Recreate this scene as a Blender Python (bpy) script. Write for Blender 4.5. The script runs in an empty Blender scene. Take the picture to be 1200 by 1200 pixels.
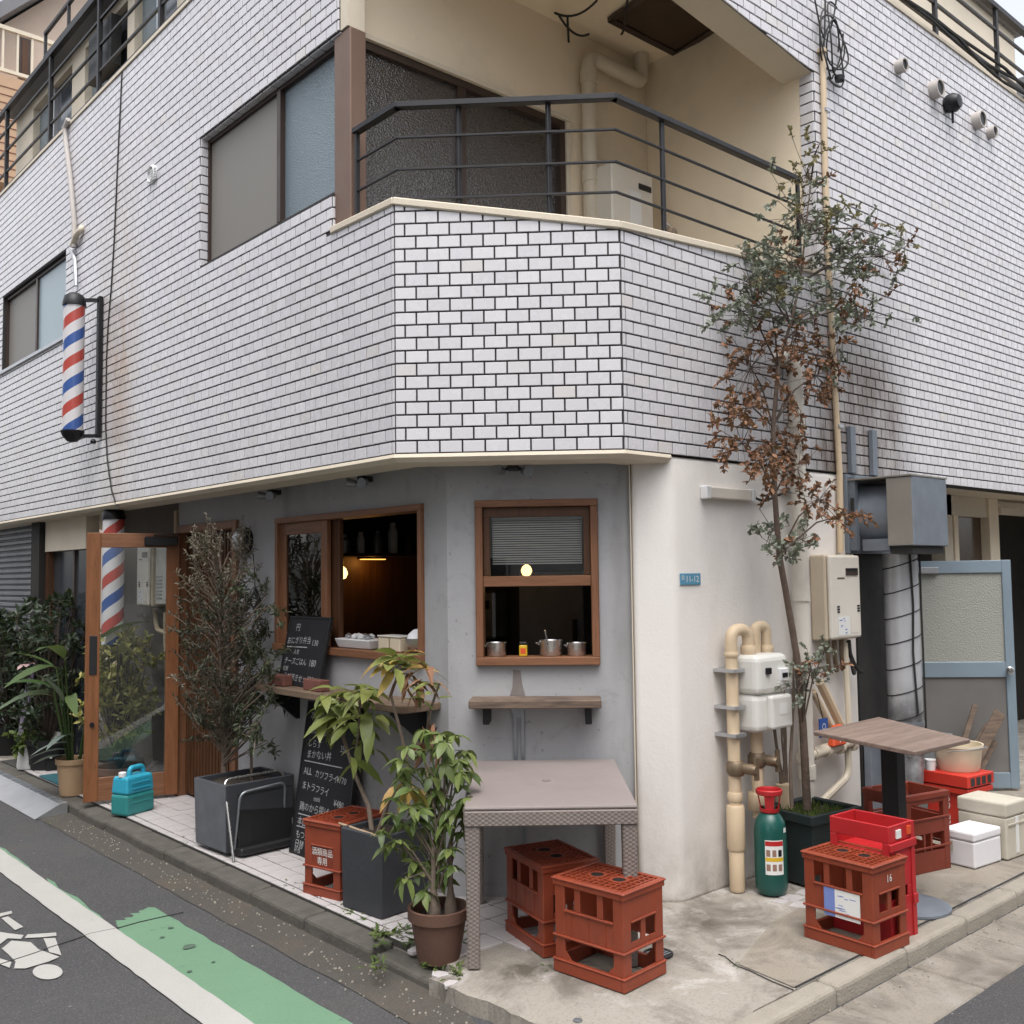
import bpy, bmesh, math, random
from mathutils import Vector, Matrix, noise
R = math.radians
random.seed(11)
sc = bpy.context.scene
col = sc.collection

# ------------------------------------------------------------------ camera
CAM = Vector((-3.0084, -3.45665, 1.7234))
RIGHT = Vector((0.74816638, -0.66339112, -0.01262103))
DOWN = Vector((0.03270057, 0.05586452, -0.99790272))
FWD = Vector((0.66270486, 0.74618455, 0.06348922))
FPX = 1175.42                                  # focal length in pixels of a 1200 px wide frame
cd = bpy.data.cameras.new('camera'); cam = bpy.data.objects.new('camera', cd); col.objects.link(cam)
cd.sensor_width = 36; cd.lens = 36 * FPX / 1200; cd.clip_start = .05; cd.clip_end = 500
m = Matrix.Identity(4)
for i in range(3):
    m[i][0] = RIGHT[i]; m[i][1] = -DOWN[i]; m[i][2] = -FWD[i]; m[i][3] = CAM[i]
cam.matrix_world = m; sc.camera = cam

# ------------------------------------------------------------------ sky, sun, exposure (bright overcast)
SUN_EL, SUN_AZ = R(68), R(218)                 # azimuth clockwise from +Y
w = bpy.data.worlds.new('World'); sc.world = w; w.use_nodes = True
nt = w.node_tree; nt.nodes.clear()
sky = nt.nodes.new('ShaderNodeTexSky'); sky.sky_type = 'NISHITA'; sky.sun_disc = False
sky.sun_elevation = SUN_EL; sky.sun_rotation = SUN_AZ; sky.dust_density = 4; sky.air_density = 1.0
hs = nt.nodes.new('ShaderNodeHueSaturation'); hs.inputs['Saturation'].default_value = .24
bg = nt.nodes.new('ShaderNodeBackground'); bg.inputs[1].default_value = .15
wo = nt.nodes.new('ShaderNodeOutputWorld')
nt.links.new(sky.outputs[0], hs.inputs['Color']); nt.links.new(hs.outputs[0], bg.inputs[0]); nt.links.new(bg.outputs[0], wo.inputs[0])
sl = bpy.data.lights.new('sun', 'SUN'); sl.energy = .6; sl.angle = R(50); sl.color = (1, .97, .93)
so = bpy.data.objects.new('sun', sl); col.objects.link(so)
sd = Vector((math.sin(SUN_AZ) * math.cos(SUN_EL), math.cos(SUN_AZ) * math.cos(SUN_EL), math.sin(SUN_EL)))
so.rotation_euler = sd.to_track_quat('Z', 'Y').to_euler(); so.location = (-6, -9, 14)
vs = sc.view_settings
vs.view_transform = 'Standard'; vs.look = 'None'; vs.gamma = 1; vs.exposure = 1.2; vs.use_curve_mapping = False

# ------------------------------------------------------------------ helpers
def at(px, py, axis, val):
    """world point where the sight line through a photo pixel meets the plane axis = val ('f' is x + y)"""
    n = {'x': Vector((1, 0, 0)), 'y': Vector((0, 1, 0)), 'z': Vector((0, 0, 1)), 'f': Vector((1, 1, 0))}[axis]
    r = RIGHT * (px - 600) + DOWN * (py - 600) + FWD * FPX
    return CAM + r * ((val - CAM.dot(n)) / r.dot(n))
def W(o):
    return (W(o.parent) @ o.matrix_parent_inverse @ o.matrix_basis) if o.parent else o.matrix_basis.copy()
def link(o, parent=None):
    col.objects.link(o)
    if parent:
        o.parent = parent; o.matrix_parent_inverse = W(parent).inverted()
    return o
def tag(o, label=None, cat=None, group=None, kind=None):
    if label: o['label'] = label
    if cat: o['category'] = cat
    if group: o['group'] = group
    if kind: o['kind'] = kind
    return o
def frame(x, y, z=0, rz=0, rx=0, ry=0):
    return Matrix.Translation((x, y, z)) @ Matrix.Rotation(R(rz), 4, 'Z') @ Matrix.Rotation(R(ry), 4, 'Y') @ Matrix.Rotation(R(rx), 4, 'X')
def thing(name, loc, label, cat, group=None):
    o = bpy.data.objects.new(name, None); o.empty_display_size = .1; o.location = loc; col.objects.link(o)
    return tag(o, label, cat, group)
def copy_tree(o, delta=None, parent=None, label=None):
    """copy a thing and its parts; delta (a matrix) moves the whole copy"""
    c = o.copy(); col.objects.link(c)
    if parent:
        c.parent = parent; c.matrix_parent_inverse = o.matrix_parent_inverse.copy()
    elif delta is not None:
        c.matrix_basis = delta @ o.matrix_basis
    if label: c['label'] = label
    for ch in list(o.children): copy_tree(ch, None, c)
    return c
I4 = Matrix.Identity(4)
class MB:
    def __init__(s, T=None):
        s.v = []; s.f = []; s.mi = []; s.T = T or I4
    def add(s, vs, fs, mi=0):
        k = len(s.v); s.v += [s.T @ Vector(p) for p in vs]
        s.f += [tuple(k + i for i in f) for f in fs]; s.mi += [mi] * len(fs); return s
    def box(s, a, b, mi=0):
        x0, y0, z0 = (min(a[i], b[i]) for i in range(3)); x1, y1, z1 = (max(a[i], b[i]) for i in range(3))
        return s.add([(x0, y0, z0), (x1, y0, z0), (x1, y1, z0), (x0, y1, z0), (x0, y0, z1), (x1, y0, z1), (x1, y1, z1), (x0, y1, z1)],
                     [(0, 3, 2, 1), (4, 5, 6, 7), (0, 1, 5, 4), (1, 2, 6, 5), (2, 3, 7, 6), (3, 0, 4, 7)], mi)
    def hexa(s, p, mi=0):                     # eight corners: bottom ring then top ring
        return s.add(p, [(0, 3, 2, 1), (4, 5, 6, 7), (0, 1, 5, 4), (1, 2, 6, 5), (2, 3, 7, 6), (3, 0, 4, 7)], mi)
    def bar(s, a, b, wd, ht, up=(0, 0, 1), mi=0):
        a = Vector(a); b = Vector(b); d = (b - a).normalized(); u = Vector(up)
        if abs(d.dot(u)) > .99: u = Vector((0, 1, 0))
        x = d.cross(u).normalized() * wd / 2; y = x.cross(d).normalized() * ht / 2
        return s.hexa([a - x - y, a + x - y, a + x + y, a - x + y, b - x - y, b + x - y, b + x + y, b - x + y], mi)
    def prism(s, poly, ext, mi=0):            # polygon of 3-D points pushed along ext
        n = len(poly); e = Vector(ext); p = [Vector(q) for q in poly]
        return s.add(p + [q + e for q in p], [tuple(reversed(range(n))), tuple(range(n, 2 * n))] + [(i, (i + 1) % n, n + (i + 1) % n, n + i) for i in range(n)], mi)
    def tube(s, pts, r, n=8, mi=0, cap=True):
        pts = [Vector(p) for p in pts]; rs = r if isinstance(r, (list, tuple)) else [r] * len(pts)
        vs = []; fs = []; pu = None
        for i, p in enumerate(pts):
            d = (pts[min(i + 1, len(pts) - 1)] - pts[max(i - 1, 0)]).normalized()
            if pu is None: pu = d.orthogonal().normalized()
            u = (pu - d * pu.dot(d)); u = u.normalized() if u.length > 1e-6 else d.orthogonal().normalized()
            pu = u; v = d.cross(u)
            for k in range(n):
                a = 2 * math.pi * k / n; vs.append(p + (u * math.cos(a) + v * math.sin(a)) * rs[i])
        for i in range(len(pts) - 1):
            for k in range(n):
                k2 = (k + 1) % n; fs.append((i * n + k, i * n + k2, (i + 1) * n + k2, (i + 1) * n + k))
        if cap:
            fs.append(tuple(reversed(range(n)))); fs.append(tuple(range((len(pts) - 1) * n, len(pts) * n)))
        return s.add(vs, fs, mi)
    def lathe(s, prof, c=(0, 0, 0), n=20, mi=0, axis=None):
        c = Vector(c); A = axis or Matrix.Identity(3); vs = []; fs = []
        for r, z in prof:
            for k in range(n):
                a = 2 * math.pi * k / n; vs.append(c + A @ Vector((r * math.cos(a), r * math.sin(a), z)))
        for i in range(len(prof) - 1):
            for k in range(n):
                k2 = (k + 1) % n; fs.append((i * n + k, i * n + k2, (i + 1) * n + k2, (i + 1) * n + k))
        if prof[0][0] > 1e-5: fs.append(tuple(reversed(range(n))))
        if prof[-1][0] > 1e-5: fs.append(tuple(range((len(prof) - 1) * n, len(prof) * n)))
        return s.add(vs, fs, mi)
    def mesh(s, name, bevel=0, seg=1, smooth=False):
        me = bpy.data.meshes.new(name); me.from_pydata(s.v, [], s.f)
        if any(s.mi): me.polygons.foreach_set('material_index', s.mi)
        if bevel or smooth:
            bm = bmesh.new(); bm.from_mesh(me)
            if smooth: bmesh.ops.remove_doubles(bm, verts=bm.verts, dist=1e-5)
            bmesh.ops.recalc_face_normals(bm, faces=bm.faces)
            if bevel:
                es = [e for e in bm.edges if len(e.link_faces) == 2 and e.calc_face_angle(0) > .5]
                bmesh.ops.bevel(bm, geom=es, offset=bevel, segments=seg, affect='EDGES', profile=.5, clamp_overlap=True)
            bm.to_mesh(me); bm.free()
        if smooth:
            me.polygons.foreach_set('use_smooth', [True] * len(me.polygons))
            try: me.set_sharp_from_angle(angle=R(42))
            except Exception: pass
        return me
    def build(s, name, mat, parent=None, bevel=0, seg=1, smooth=False, label=None, kind=None):
        me = s.mesh(name, bevel, seg, smooth)
        for q in (mat if isinstance(mat, (list, tuple)) else [mat]): me.materials.append(q)
        o = bpy.data.objects.new(name, me); link(o, parent); return tag(o, label, kind=kind)
def Bx(name, a, b, mat, parent=None, T=None, bevel=0, seg=1, **k):
    return MB(T).box(a, b).build(name, mat, parent, bevel, seg, **k)
def Tb(name, pts, r, mat, parent=None, T=None, n=8, **k):
    return MB(T).tube(pts, r, n).build(name, mat, parent, smooth=True, **k)
def La(name, prof, c, mat, parent=None, T=None, n=20, axis=None, **k):
    return MB(T).lathe(prof, c, n, axis=axis).build(name, mat, parent, smooth=True, **k)
def arc(p0, p1, p2, n=6):
    """points of a smooth bend from p0 to p2 with corner p1"""
    p0, p1, p2 = Vector(p0), Vector(p1), Vector(p2)
    return [p0 * (1 - t) ** 2 + p1 * 2 * t * (1 - t) + p2 * t * t for t in [i / n for i in range(n + 1)]]
def bend(pts, rad=.06, n=5):
    pts = [Vector(p) for p in pts]; out = [pts[0]]
    for a, b, c in zip(pts, pts[1:], pts[2:]):
        r = min(rad, (a - b).length * .49, (c - b).length * .49)
        out += arc(b + (a - b).normalized() * r, b, b + (c - b).normalized() * r, n)
    return out + [pts[-1]]
def sag(a, b, d, n=10):
    a = Vector(a); b = Vector(b)
    return [a.lerp(b, i / n) - Vector((0, 0, d * 4 * (i / n) * (1 - i / n))) for i in range(n + 1)]
AY = Matrix(((1, 0, 0), (0, 0, -1), (0, 1, 0)))      # lathe axis along -y... +z -> +y flipped
AXn = Matrix.Rotation(R(-90), 3, 'Y')                # lathe axis towards -x
AYn = Matrix.Rotation(R(90), 3, 'X')                 # lathe axis towards -y
def text(name, s, size, T, mat, parent, align='CENTER', shear=0, sx=1, jit=0):
    cu = bpy.data.curves.new('t', 'FONT'); cu.body = s; cu.size = size; cu.align_x = align; cu.align_y = 'CENTER'; cu.shear = shear; cu.resolution_u = 2
    o = bpy.data.objects.new('t', cu); col.objects.link(o)
    dg = bpy.context.evaluated_depsgraph_get(); me = bpy.data.meshes.new_from_object(o.evaluated_get(dg))
    bpy.data.objects.remove(o); bpy.data.curves.remove(cu)
    for v in me.vertices:
        x, y = v.co.x * sx, v.co.y
        if jit:
            q = noise.noise_vector(Vector((x * 30 / size * .05, y * 30 / size * .05, hash(s) % 17))) * jit * size
            x += q.x; y += q.y
        v.co = T @ Vector((x, 0, y)) if True else v.co
    me.name = name; me.materials.clear(); me.materials.append(mat)
    return link(bpy.data.objects.new(name, me), parent)

# ------------------------------------------------------------------ materials
def nn(m): return m.node_tree.nodes, m.node_tree.links
def coords(m, how='Object'):
    n, l = nn(m)
    if how == 'P': return n.new('ShaderNodeNewGeometry').outputs['Position']
    return n.new('ShaderNodeTexCoord').outputs[how]
def noi(m, v, scale, detail=4, rough=.55, dist=0, stretch=None):
    n, l = nn(m)
    if stretch:
        mp = n.new('ShaderNodeMapping'); mp.inputs['Scale'].default_value = stretch; l.new(v, mp.inputs[0]); v = mp.outputs[0]
    t = n.new('ShaderNodeTexNoise'); t.inputs['Scale'].default_value = scale; t.inputs['Detail'].default_value = detail
    t.inputs['Roughness'].default_value = rough; t.inputs['Distortion'].default_value = dist; l.new(v, t.inputs['Vector']); return t.outputs['Fac']
def ramp(m, v, stops):
    n, l = nn(m); r = n.new('ShaderNodeValToRGB'); e = r.color_ramp.elements
    while len(e) < len(stops): e.new(.5)
    for q, (p, c) in zip(e, stops): q.position = p; q.color = (c, c, c, 1) if isinstance(c, (int, float)) else (*c, 1)
    l.new(v, r.inputs[0]); return r.outputs[0]
def mix(m, f, a, b, mode='MIX'):
    n, l = nn(m); x = n.new('ShaderNodeMix'); x.data_type = 'RGBA'; x.blend_type = mode
    for s, v in ((x.inputs[0], f), (x.inputs[6], a), (x.inputs[7], b)):
        if isinstance(v, (int, float)): s.default_value = v
        elif isinstance(v, tuple): s.default_value = (*v, 1)
        else: l.new(v, s)
    return x.outputs[2]
def mth(m, op, a, b=0., cl=False):
    n, l = nn(m); x = n.new('ShaderNodeMath'); x.operation = op; x.use_clamp = cl
    for s, v in ((x.inputs[0], a), (x.inputs[1], b)):
        if isinstance(v, (int, float)): s.default_value = v
        else: l.new(v, s)
    return x.outputs[0]
def base(name, rough=.6, metal=0, spec=.5):
    m = bpy.data.materials.new(name); m.use_nodes = True; b = m.node_tree.nodes['Principled BSDF']
    b.inputs['Roughness'].default_value = rough; b.inputs['Metallic'].default_value = metal; b.inputs['Specular IOR Level'].default_value = spec
    return m, b
def setc(m, b, c):
    if isinstance(c, tuple): b.inputs['Base Color'].default_value = (*c, 1)
    else: nn(m)[1].new(c, b.inputs['Base Color'])
def bump(m, b, h, strength=.3, dist=.01):
    n, l = nn(m); x = n.new('ShaderNodeBump'); x.inputs['Strength'].default_value = strength; x.inputs['Distance'].default_value = dist
    l.new(h, x.inputs['Height']); l.new(x.outputs[0], b.inputs['Normal'])
def sc3(c, k): return tuple(min(1, q * k) for q in c)
def mat(name, c, rough=.6, metal=0, var=.18, scale=6, dirt=.25, bmp=0, bscale=60, spec=.5, stretch=None):
    """colour with broad variation, fine grain and patches of dirt"""
    m, b = base(name, rough, metal, spec); P = coords(m)
    a = noi(m, P, scale, 5, stretch=stretch); c1 = mix(m, a, sc3(c, 1 - var), sc3(c, 1 + var))
    d = ramp(m, noi(m, P, scale * .35 + .9, 6, .65), [(.5, 0), (.78, 1)])
    c2 = mix(m, mth(m, 'MULTIPLY', d, dirt), c1, sc3(tuple(q * .6 + .02 for q in c), .55)); setc(m, b, c2)
    r = mth(m, 'ADD', mth(m, 'MULTIPLY', noi(m, P, scale * 2.3, 3), .25), rough - .12, True); nn(m)[1].new(r, b.inputs['Roughness'])
    if bmp: bump(m, b, noi(m, P, bscale, 3), bmp)
    return m
def geo_pos_xyz(m):
    n, l = nn(m); s = n.new('ShaderNodeSeparateXYZ'); l.new(coords(m, 'P'), s.inputs[0]); return s.outputs
def blob(m, ax, c, r):
    """smooth spot 1..0 on a world axis"""
    return mth(m, 'SUBTRACT', 1, mth(m, 'DIVIDE', mth(m, 'ABSOLUTE', mth(m, 'SUBTRACT', ax, c)), r), True)

def make_tile_mat():
    m, b = base('white_glazed_tile', .2, 0, .5); n, l = nn(m)
    g = n.new('ShaderNodeNewGeometry'); oi = n.new('ShaderNodeObjectInfo')
    rnd = mth(m, 'FRACT', mth(m, 'ADD', g.outputs['Random Per Island'], oi.outputs['Random']))
    c = ramp(m, rnd, [(0, (.605, .59, .615)), (.45, (.63, .615, .635)), (.93, (.67, .655, .675)), (.965, (.60, .58, .585)), (1, (.635, .605, .59))])
    X, Y, Z = geo_pos_xyz(m); P = coords(m, 'P')
    st = noi(m, P, 5, 5, .6, .3, (1, 1, .22))
    # broad weathering
    c = mix(m, mth(m, 'MULTIPLY', ramp(m, noi(m, P, .9, 6, .6), [(.5, 0), (.8, 1)]), .3), c, (.54, .51, .49))
    # rust-brown runs below the meter pipe on the street side
    s1 = mth(m, 'MULTIPLY', blob(m, Y, 4.75, .55), mth(m, 'MULTIPLY', blob(m, X, 0, .1), blob(m, Z, 3.6, 1.9)))
    c = mix(m, mth(m, 'MULTIPLY', mth(m, 'MULTIPLY', s1, 1.4, True), ramp(m, st, [(.35, .2), (.7, 1)])), c, (.50, .40, .31))
    # kitchen soot above the exhaust hood
    s2 = mth(m, 'MULTIPLY', mth(m, 'MULTIPLY', blob(m, X, 3.22, .75), 1.7, True), mth(m, 'MULTIPLY', blob(m, Y, 0, .1), blob(m, Z, 2.45, 1.3)))
    c = mix(m, mth(m, 'MULTIPLY', mth(m, 'MULTIPLY', s2, 2.0, True), ramp(m, st, [(.25, .25), (.65, 1)])), c, (.12, .088, .07))
    setc(m, b, c)
    l.new(mth(m, 'ADD', mth(m, 'MULTIPLY', noi(m, P, 12, 3), .22), .16), b.inputs['Roughness'])
    return m
M_tile = make_tile_mat()
M_grout = mat('dark_tile_grout', (.035, .033, .034), .9, var=.3, scale=12, dirt=.1)
M_cream = mat('cream_painted_concrete', (.64, .565, .45), .7, var=.08, scale=2, dirt=.25, bmp=.15, bscale=70)
M_balc = mat('beige_balcony_paint', (.84, .725, .555), .75, var=.07, scale=1.4, dirt=.3, bmp=.15, bscale=60)
def make_stucco():
    m, b = base('off_white_stucco', .85, 0, .3); P = coords(m); X, Y, Z = geo_pos_xyz(m)
    c = mix(m, noi(m, P, 3, 5), (.70, .662, .625), (.775, .74, .705))
    d = ramp(m, noi(m, P, 2.2, 6, .7, .4, (1, 1, .5)), [(.5, 0), (.8, 1)])
    c = mix(m, mth(m, 'MULTIPLY', d, .3), c, (.46, .40, .34))
    g = mth(m, 'MULTIPLY', blob(m, Z, 0, .35), ramp(m, noi(m, P, 6, 5), [(.35, 0), (.65, 1)]))
    c = mix(m, mth(m, 'MULTIPLY', g, .7), c, (.25, .22, .18)); setc(m, b, c)
    bump(m, b, mth(m, 'ADD', noi(m, P, 55, 4, .6), mth(m, 'MULTIPLY', noi(m, P, 16, 3), .6)), .26, .006); return m
M_stucco = make_stucco()
def make_grey():
    m, b = base('troweled_grey_mortar', .8, 0, .3); P = coords(m); X, Y, Z = geo_pos_xyz(m)
    c = mix(m, noi(m, P, 1.6, 7, .62, .5), (.30, .298, .308), (.45, .448, .46))
    c = mix(m, ramp(m, noi(m, P, 4.5, 6, .7, 1.2), [(.55, 0), (.72, .5)]), c, (.23, .225, .225))
    c = mix(m, ramp(m, noi(m, P, 3.2, 5, .6, .2, (1, 1, .18)), [(.58, 0), (.75, .45)]), c, (.22, .21, .20))
    sp = ramp(m, noi(m, P, 34, 2), [(.70, 0), (.74, .6)]); c = mix(m, sp, c, (.16, .16, .16))
    setc(m, b, c); bump(m, b, noi(m, P, 9, 6, .65), .35, .01); return m
M_grey = make_grey()
def make_wood(name, a, bcol, sc_=3, rough=.5, stretch=(9, 9, .6)):
    m, b = base(name, rough, 0, .4); P = coords(m)
    g = noi(m, P, sc_, 6, .65, .6, stretch); c = mix(m, ramp(m, g, [(.3, 0), (.7, 1)]), a, bcol)
    c = mix(m, ramp(m, noi(m, P, sc_ * 5, 3, .5, .2, stretch), [(.55, 0), (.7, .45)]), c, sc3(a, .5)); setc(m, b, c)
    bump(m, b, g, .15, .004); return m
M_door = make_wood('orange_brown_door_wood', (.17, .062, .022), (.27, .11, .045))
M_winwood = make_wood('window_frame_wood', (.17, .072, .035), (.27, .125, .065))
M_winwoodh = make_wood('window_rail_wood', (.17, .072, .035), (.27, .125, .065), stretch=(.6, .6, 9))
M_slat = make_wood('brown_slat_wood', (.06, .025, .012), (.11, .047, .02))
M_shelf = make_wood('weathered_shelf_wood', (.10, .07, .05), (.22, .15, .10), 3, .7, (4, .5, 9))
M_shelf2 = make_wood('dark_shelf_wood', (.07, .05, .04), (.2, .14, .10), 3, .7, (1, 1, 8))
M_bistro = make_wood('greyed_table_top_wood', (.15, .105, .085), (.27, .20, .165), 2.5, .6, (.8, 8, 8))
M_pale_stick = make_wood('pale_stick_wood', (.32, .22, .14), (.45, .33, .22))
M_bark = mat('grey_brown_bark', (.085, .062, .048), .9, var=.4, scale=25, bmp=.6, bscale=60)
M_bark3 = mat('warm_brown_bark', (.12, .085, .065), .9, var=.4, scale=25, bmp=.6, bscale=60)
M_bark2 = mat('pale_bark', (.17, .13, .10), .9, var=.35, scale=25, bmp=.5, bscale=60)
M_brownmetal = mat('bronze_window_metal', (.06, .04, .032), .4, .3, var=.15, scale=3, dirt=.1)
M_brownpost = mat('brown_enamel_post', (.17, .105, .075), .45, .2, var=.15, scale=3, dirt=.2)
M_black = mat('black_painted_steel', (.009, .009, .011), .45, .2, var=.3, scale=8, dirt=.15)
M_blackp = mat('black_plastic', (.012, .012, .013), .5, var=.2, scale=8, dirt=.1)
M_iron = mat('worn_black_rail_paint', (.012, .0115, .014), .5, .1, var=.3, scale=10, dirt=.3)
M_cable = mat('cable_rubber', (.02, .019, .018), .7, dirt=.1)
M_alu = mat('aluminium', (.52, .53, .55), .4, .8, var=.1, scale=10, dirt=.2)
M_steel = mat('stainless_steel', (.55, .54, .53), .28, .9, var=.1, scale=12, dirt=.2)
M_chrome = mat('dull_chrome_tube', (.62, .61, .59), .25, .9, var=.1, scale=12, dirt=.2)
M_galv = mat('galvanised_sheet', (.30, .32, .345), .45, .75, var=.22, scale=9, dirt=.35)
M_hood = mat('blue_grey_hood_sheet', (.19, .215, .25), .55, .25, var=.25, scale=7, dirt=.4)
M_hoodrust = mat('stained_hood_sheet', (.27, .25, .22), .6, .3, var=.35, scale=6, dirt=.5)
def make_duct():
    m, b = base('sooty_galvanised_duct', .32, .3, .6); P = coords(m); X, Y, Z = geo_pos_xyz(m)
    c = mix(m, noi(m, P, 7, 5, .6, .5), (.48, .49, .51), (.62, .63, .65))
    g = mth(m, 'MULTIPLY', blob(m, Z, .60, .42), ramp(m, noi(m, P, 6, 5, .7), [(.3, .2), (.6, 1)]))
    c = mix(m, mth(m, 'MULTIPLY', g, 1.3, True), c, (.015, .014, .013))
    d = ramp(m, noi(m, P, 9, 5, .7, 1.5, (1, 1, .12)), [(.66, 0), (.74, .6)]); c = mix(m, d, c, (.08, .075, .07)); setc(m, b, c); return m
M_duct = make_duct()
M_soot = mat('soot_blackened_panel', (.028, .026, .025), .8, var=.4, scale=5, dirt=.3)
M_pipe = mat('cream_plastic_pipe', (.60, .47, .32), .5, var=.08, scale=6, dirt=.35)
M_pipe2 = mat('pale_plastic_pipe', (.60, .53, .42), .5, var=.08, scale=6, dirt=.35)
M_pipe4 = mat('off_white_pipe', (.66, .62, .55), .55, var=.08, scale=6, dirt=.4)
M_pipe3 = mat('grey_pink_conduit', (.47, .43, .40), .6, var=.1, scale=6, dirt=.3)
M_brass = mat('tarnished_brass', (.20, .15, .10), .5, .6, var=.3, scale=20)
M_heater = mat('cream_enamel_case', (.68, .635, .56), .4, var=.05, scale=3, dirt=.15)
M_heaterside = mat('tan_enamel_case', (.56, .475, .36), .45, var=.06, scale=3, dirt=.2)
M_meter = mat('pale_meter_enamel', (.66, .65, .61), .4, var=.05, scale=5, dirt=.2)
M_white = mat('white_plastic', (.70, .70, .70), .45, var=.05, scale=5, dirt=.1)
M_print = mat('white_print', (.72, .72, .70), .7, var=.05, dirt=.05)
M_print_dark = mat('dark_print', (.03, .03, .04), .7, dirt=.05)
M_chalkboard = mat('chalkboard_black', (.007, .0075, .010), .75, var=.5, scale=4, dirt=.1)
M_chalk = mat('chalk', (.38, .38, .39), .95, var=.5, scale=40, dirt=.5)
M_plate = mat('blue_address_plate', (.09, .27, .40), .4, var=.1, scale=30, dirt=.3)
M_crate = mat('orange_brown_crate_plastic', (.25, .047, .02), .45, var=.38, scale=7, dirt=.6)
M_crate_dk = mat('dark_red_brown_crate_plastic', (.20, .035, .018), .5, var=.2, scale=9, dirt=.3)
M_red = mat('scuffed_red_plastic', (.44, .018, .022), .45, var=.15, scale=9, dirt=.25)
M_red2 = mat('bright_red_plastic', (.55, .035, .02), .45, var=.12, scale=9, dirt=.2)
M_styro = mat('white_foam', (.74, .73, .75), .8, var=.04, scale=6, dirt=.12, bmp=.15, bscale=150)
M_styro2 = mat('yellowed_foam', (.52, .48, .40), .8, var=.12, scale=5, dirt=.4, bmp=.15, bscale=150)
M_bucket = mat('cream_bucket_plastic', (.66, .57, .42), .45, var=.06, scale=5, dirt=.15)
M_gas = mat('dark_green_cylinder_paint', (.008, .075, .062), .32, var=.2, scale=8, dirt=.25)
M_planter_g = mat('green_black_planter_plastic', (.012, .022, .022), .55, var=.3, scale=5, dirt=.3)
M_planter = mat('slate_grey_planter', (.036, .038, .045), .6, var=.35, scale=4, dirt=.45, bmp=.2, bscale=40)
M_planter_worn = mat('worn_zinc_planter_face', (.17, .18, .20), .5, .3, var=.35, scale=5, dirt=.5)
M_terra = mat('brown_clay_pot', (.115, .058, .04), .8, var=.2, scale=5, dirt=.35, bmp=.2)
M_terra2 = mat('tan_clay_pot', (.42, .28, .165), .85, var=.15, scale=6, dirt=.25, bmp=.2)
M_terra3 = mat('pinkish_clay_pot', (.27, .16, .115), .85, var=.15, scale=6, dirt=.3, bmp=.2)
M_soil = mat('potting_soil', (.03, .022, .016), .95, var=.5, scale=30, bmp=.8, bscale=60)
M_can = mat('blue_jerry_can_plastic', (.03, .33, .47), .4, var=.08, scale=4, dirt=.15)
M_canlow = mat('green_tinted_can_plastic', (.03, .235, .235), .4, var=.08, scale=4, dirt=.15)
M_resin = mat('taupe_resin', (.205, .17, .155), .55, var=.06, scale=4, dirt=.15)
M_resintop = mat('taupe_resin_top', (.24, .203, .193), .5, var=.10, scale=3, dirt=.5)
M_shutter = mat('grey_shutter', (.20, .21, .225), .5, .4, var=.1, scale=3, dirt=.3)
M_mat = mat('teal_door_mat', (.02, .10, .12), .95, var=.3, scale=40, bmp=.8, bscale=150)
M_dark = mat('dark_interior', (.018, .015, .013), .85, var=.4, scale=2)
M_darkwood = mat('dark_kitchen_wood', (.05, .028, .015), .7, var=.4, scale=3)
M_bluedoor = mat('grey_blue_door_paint', (.235, .30, .355), .45, .1, var=.07, scale=4, dirt=.2)
M_floor_tile = mat('pale_floor_tile', (.47, .44, .435), .5, var=.12, scale=7, dirt=.35)
M_kerb = mat('kerb_stone', (.088, .081, .069), .95, var=.4, scale=10, dirt=.6, bmp=.6, bscale=50)
M_kerb2 = mat('pale_kerb_concrete', (.30, .27, .225), .95, var=.18, scale=9, dirt=.35, bmp=.5, bscale=70)
M_oil = mat('oil_stained_paint', (.07, .11, .08), .8, var=.3, scale=30)
M_joint = mat('floor_tile_joint', (.05, .047, .042), .95, var=.3, scale=20)
M_moss = mat('moss', (.07, .085, .02), 1, var=.5, scale=40, bmp=.9, bscale=90)
M_yellow = mat('yellow_jar', (.65, .42, .02), .4, var=.1)
M_orange = mat('orange_paper', (.65, .08, .02), .6, var=.1)
M_blue = mat('blue_paper', (.02, .07, .28), .5, var=.1)
M_labelblue = mat('blue_sticker', (.17, .24, .55), .5, var=.12, scale=12, dirt=.2)
M_brick = mat('red_brick_block', (.16, .06, .045), .85, var=.2, scale=20, bmp=.3)
M_tan = mat('tan_tiled_facade', (.44, .29, .185), .7, var=.1, scale=3, dirt=.15)
M_tan2 = mat('beige_facade', (.50, .40, .33), .7, var=.06, scale=2, dirt=.15)
M_roofgrey = mat('grey_roof_edge', (.16, .16, .17), .6, var=.1)

def make_leafmat(name, a, b_, rough=.5, trans=.25):
    m, b = base(name, rough, 0, .4); n, l = nn(m); g = n.new('ShaderNodeNewGeometry'); oi = n.new('ShaderNodeObjectInfo')
    rnd = mth(m, 'FRACT', mth(m, 'ADD', g.outputs['Random Per Island'], oi.outputs['Random']))
    c = mix(m, rnd, a, b_); c = mix(m, mth(m, 'MULTIPLY', noi(m, coords(m), 30, 3), .35), c, sc3(a, .5)); setc(m, b, c)
    t = n.new('ShaderNodeBsdfTranslucent'); l.new(mix(m, .4, c, (.25, .3, .05)), t.inputs[0]); mx = n.new('ShaderNodeMixShader'); mx.inputs[0].default_value = trans
    o = n['Material Output']; l.new(b.outputs[0], mx.inputs[1]); l.new(t.outputs[0], mx.inputs[2]); l.new(mx.outputs[0], o.inputs[0]); return m
L_olive = make_leafmat('olive_leaf', (.02, .024, .015), (.085, .088, .06), .55, .12)
L_olive2 = make_leafmat('green_olive_leaf', (.025, .04, .02), (.085, .10, .055), .5, .12)
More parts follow.
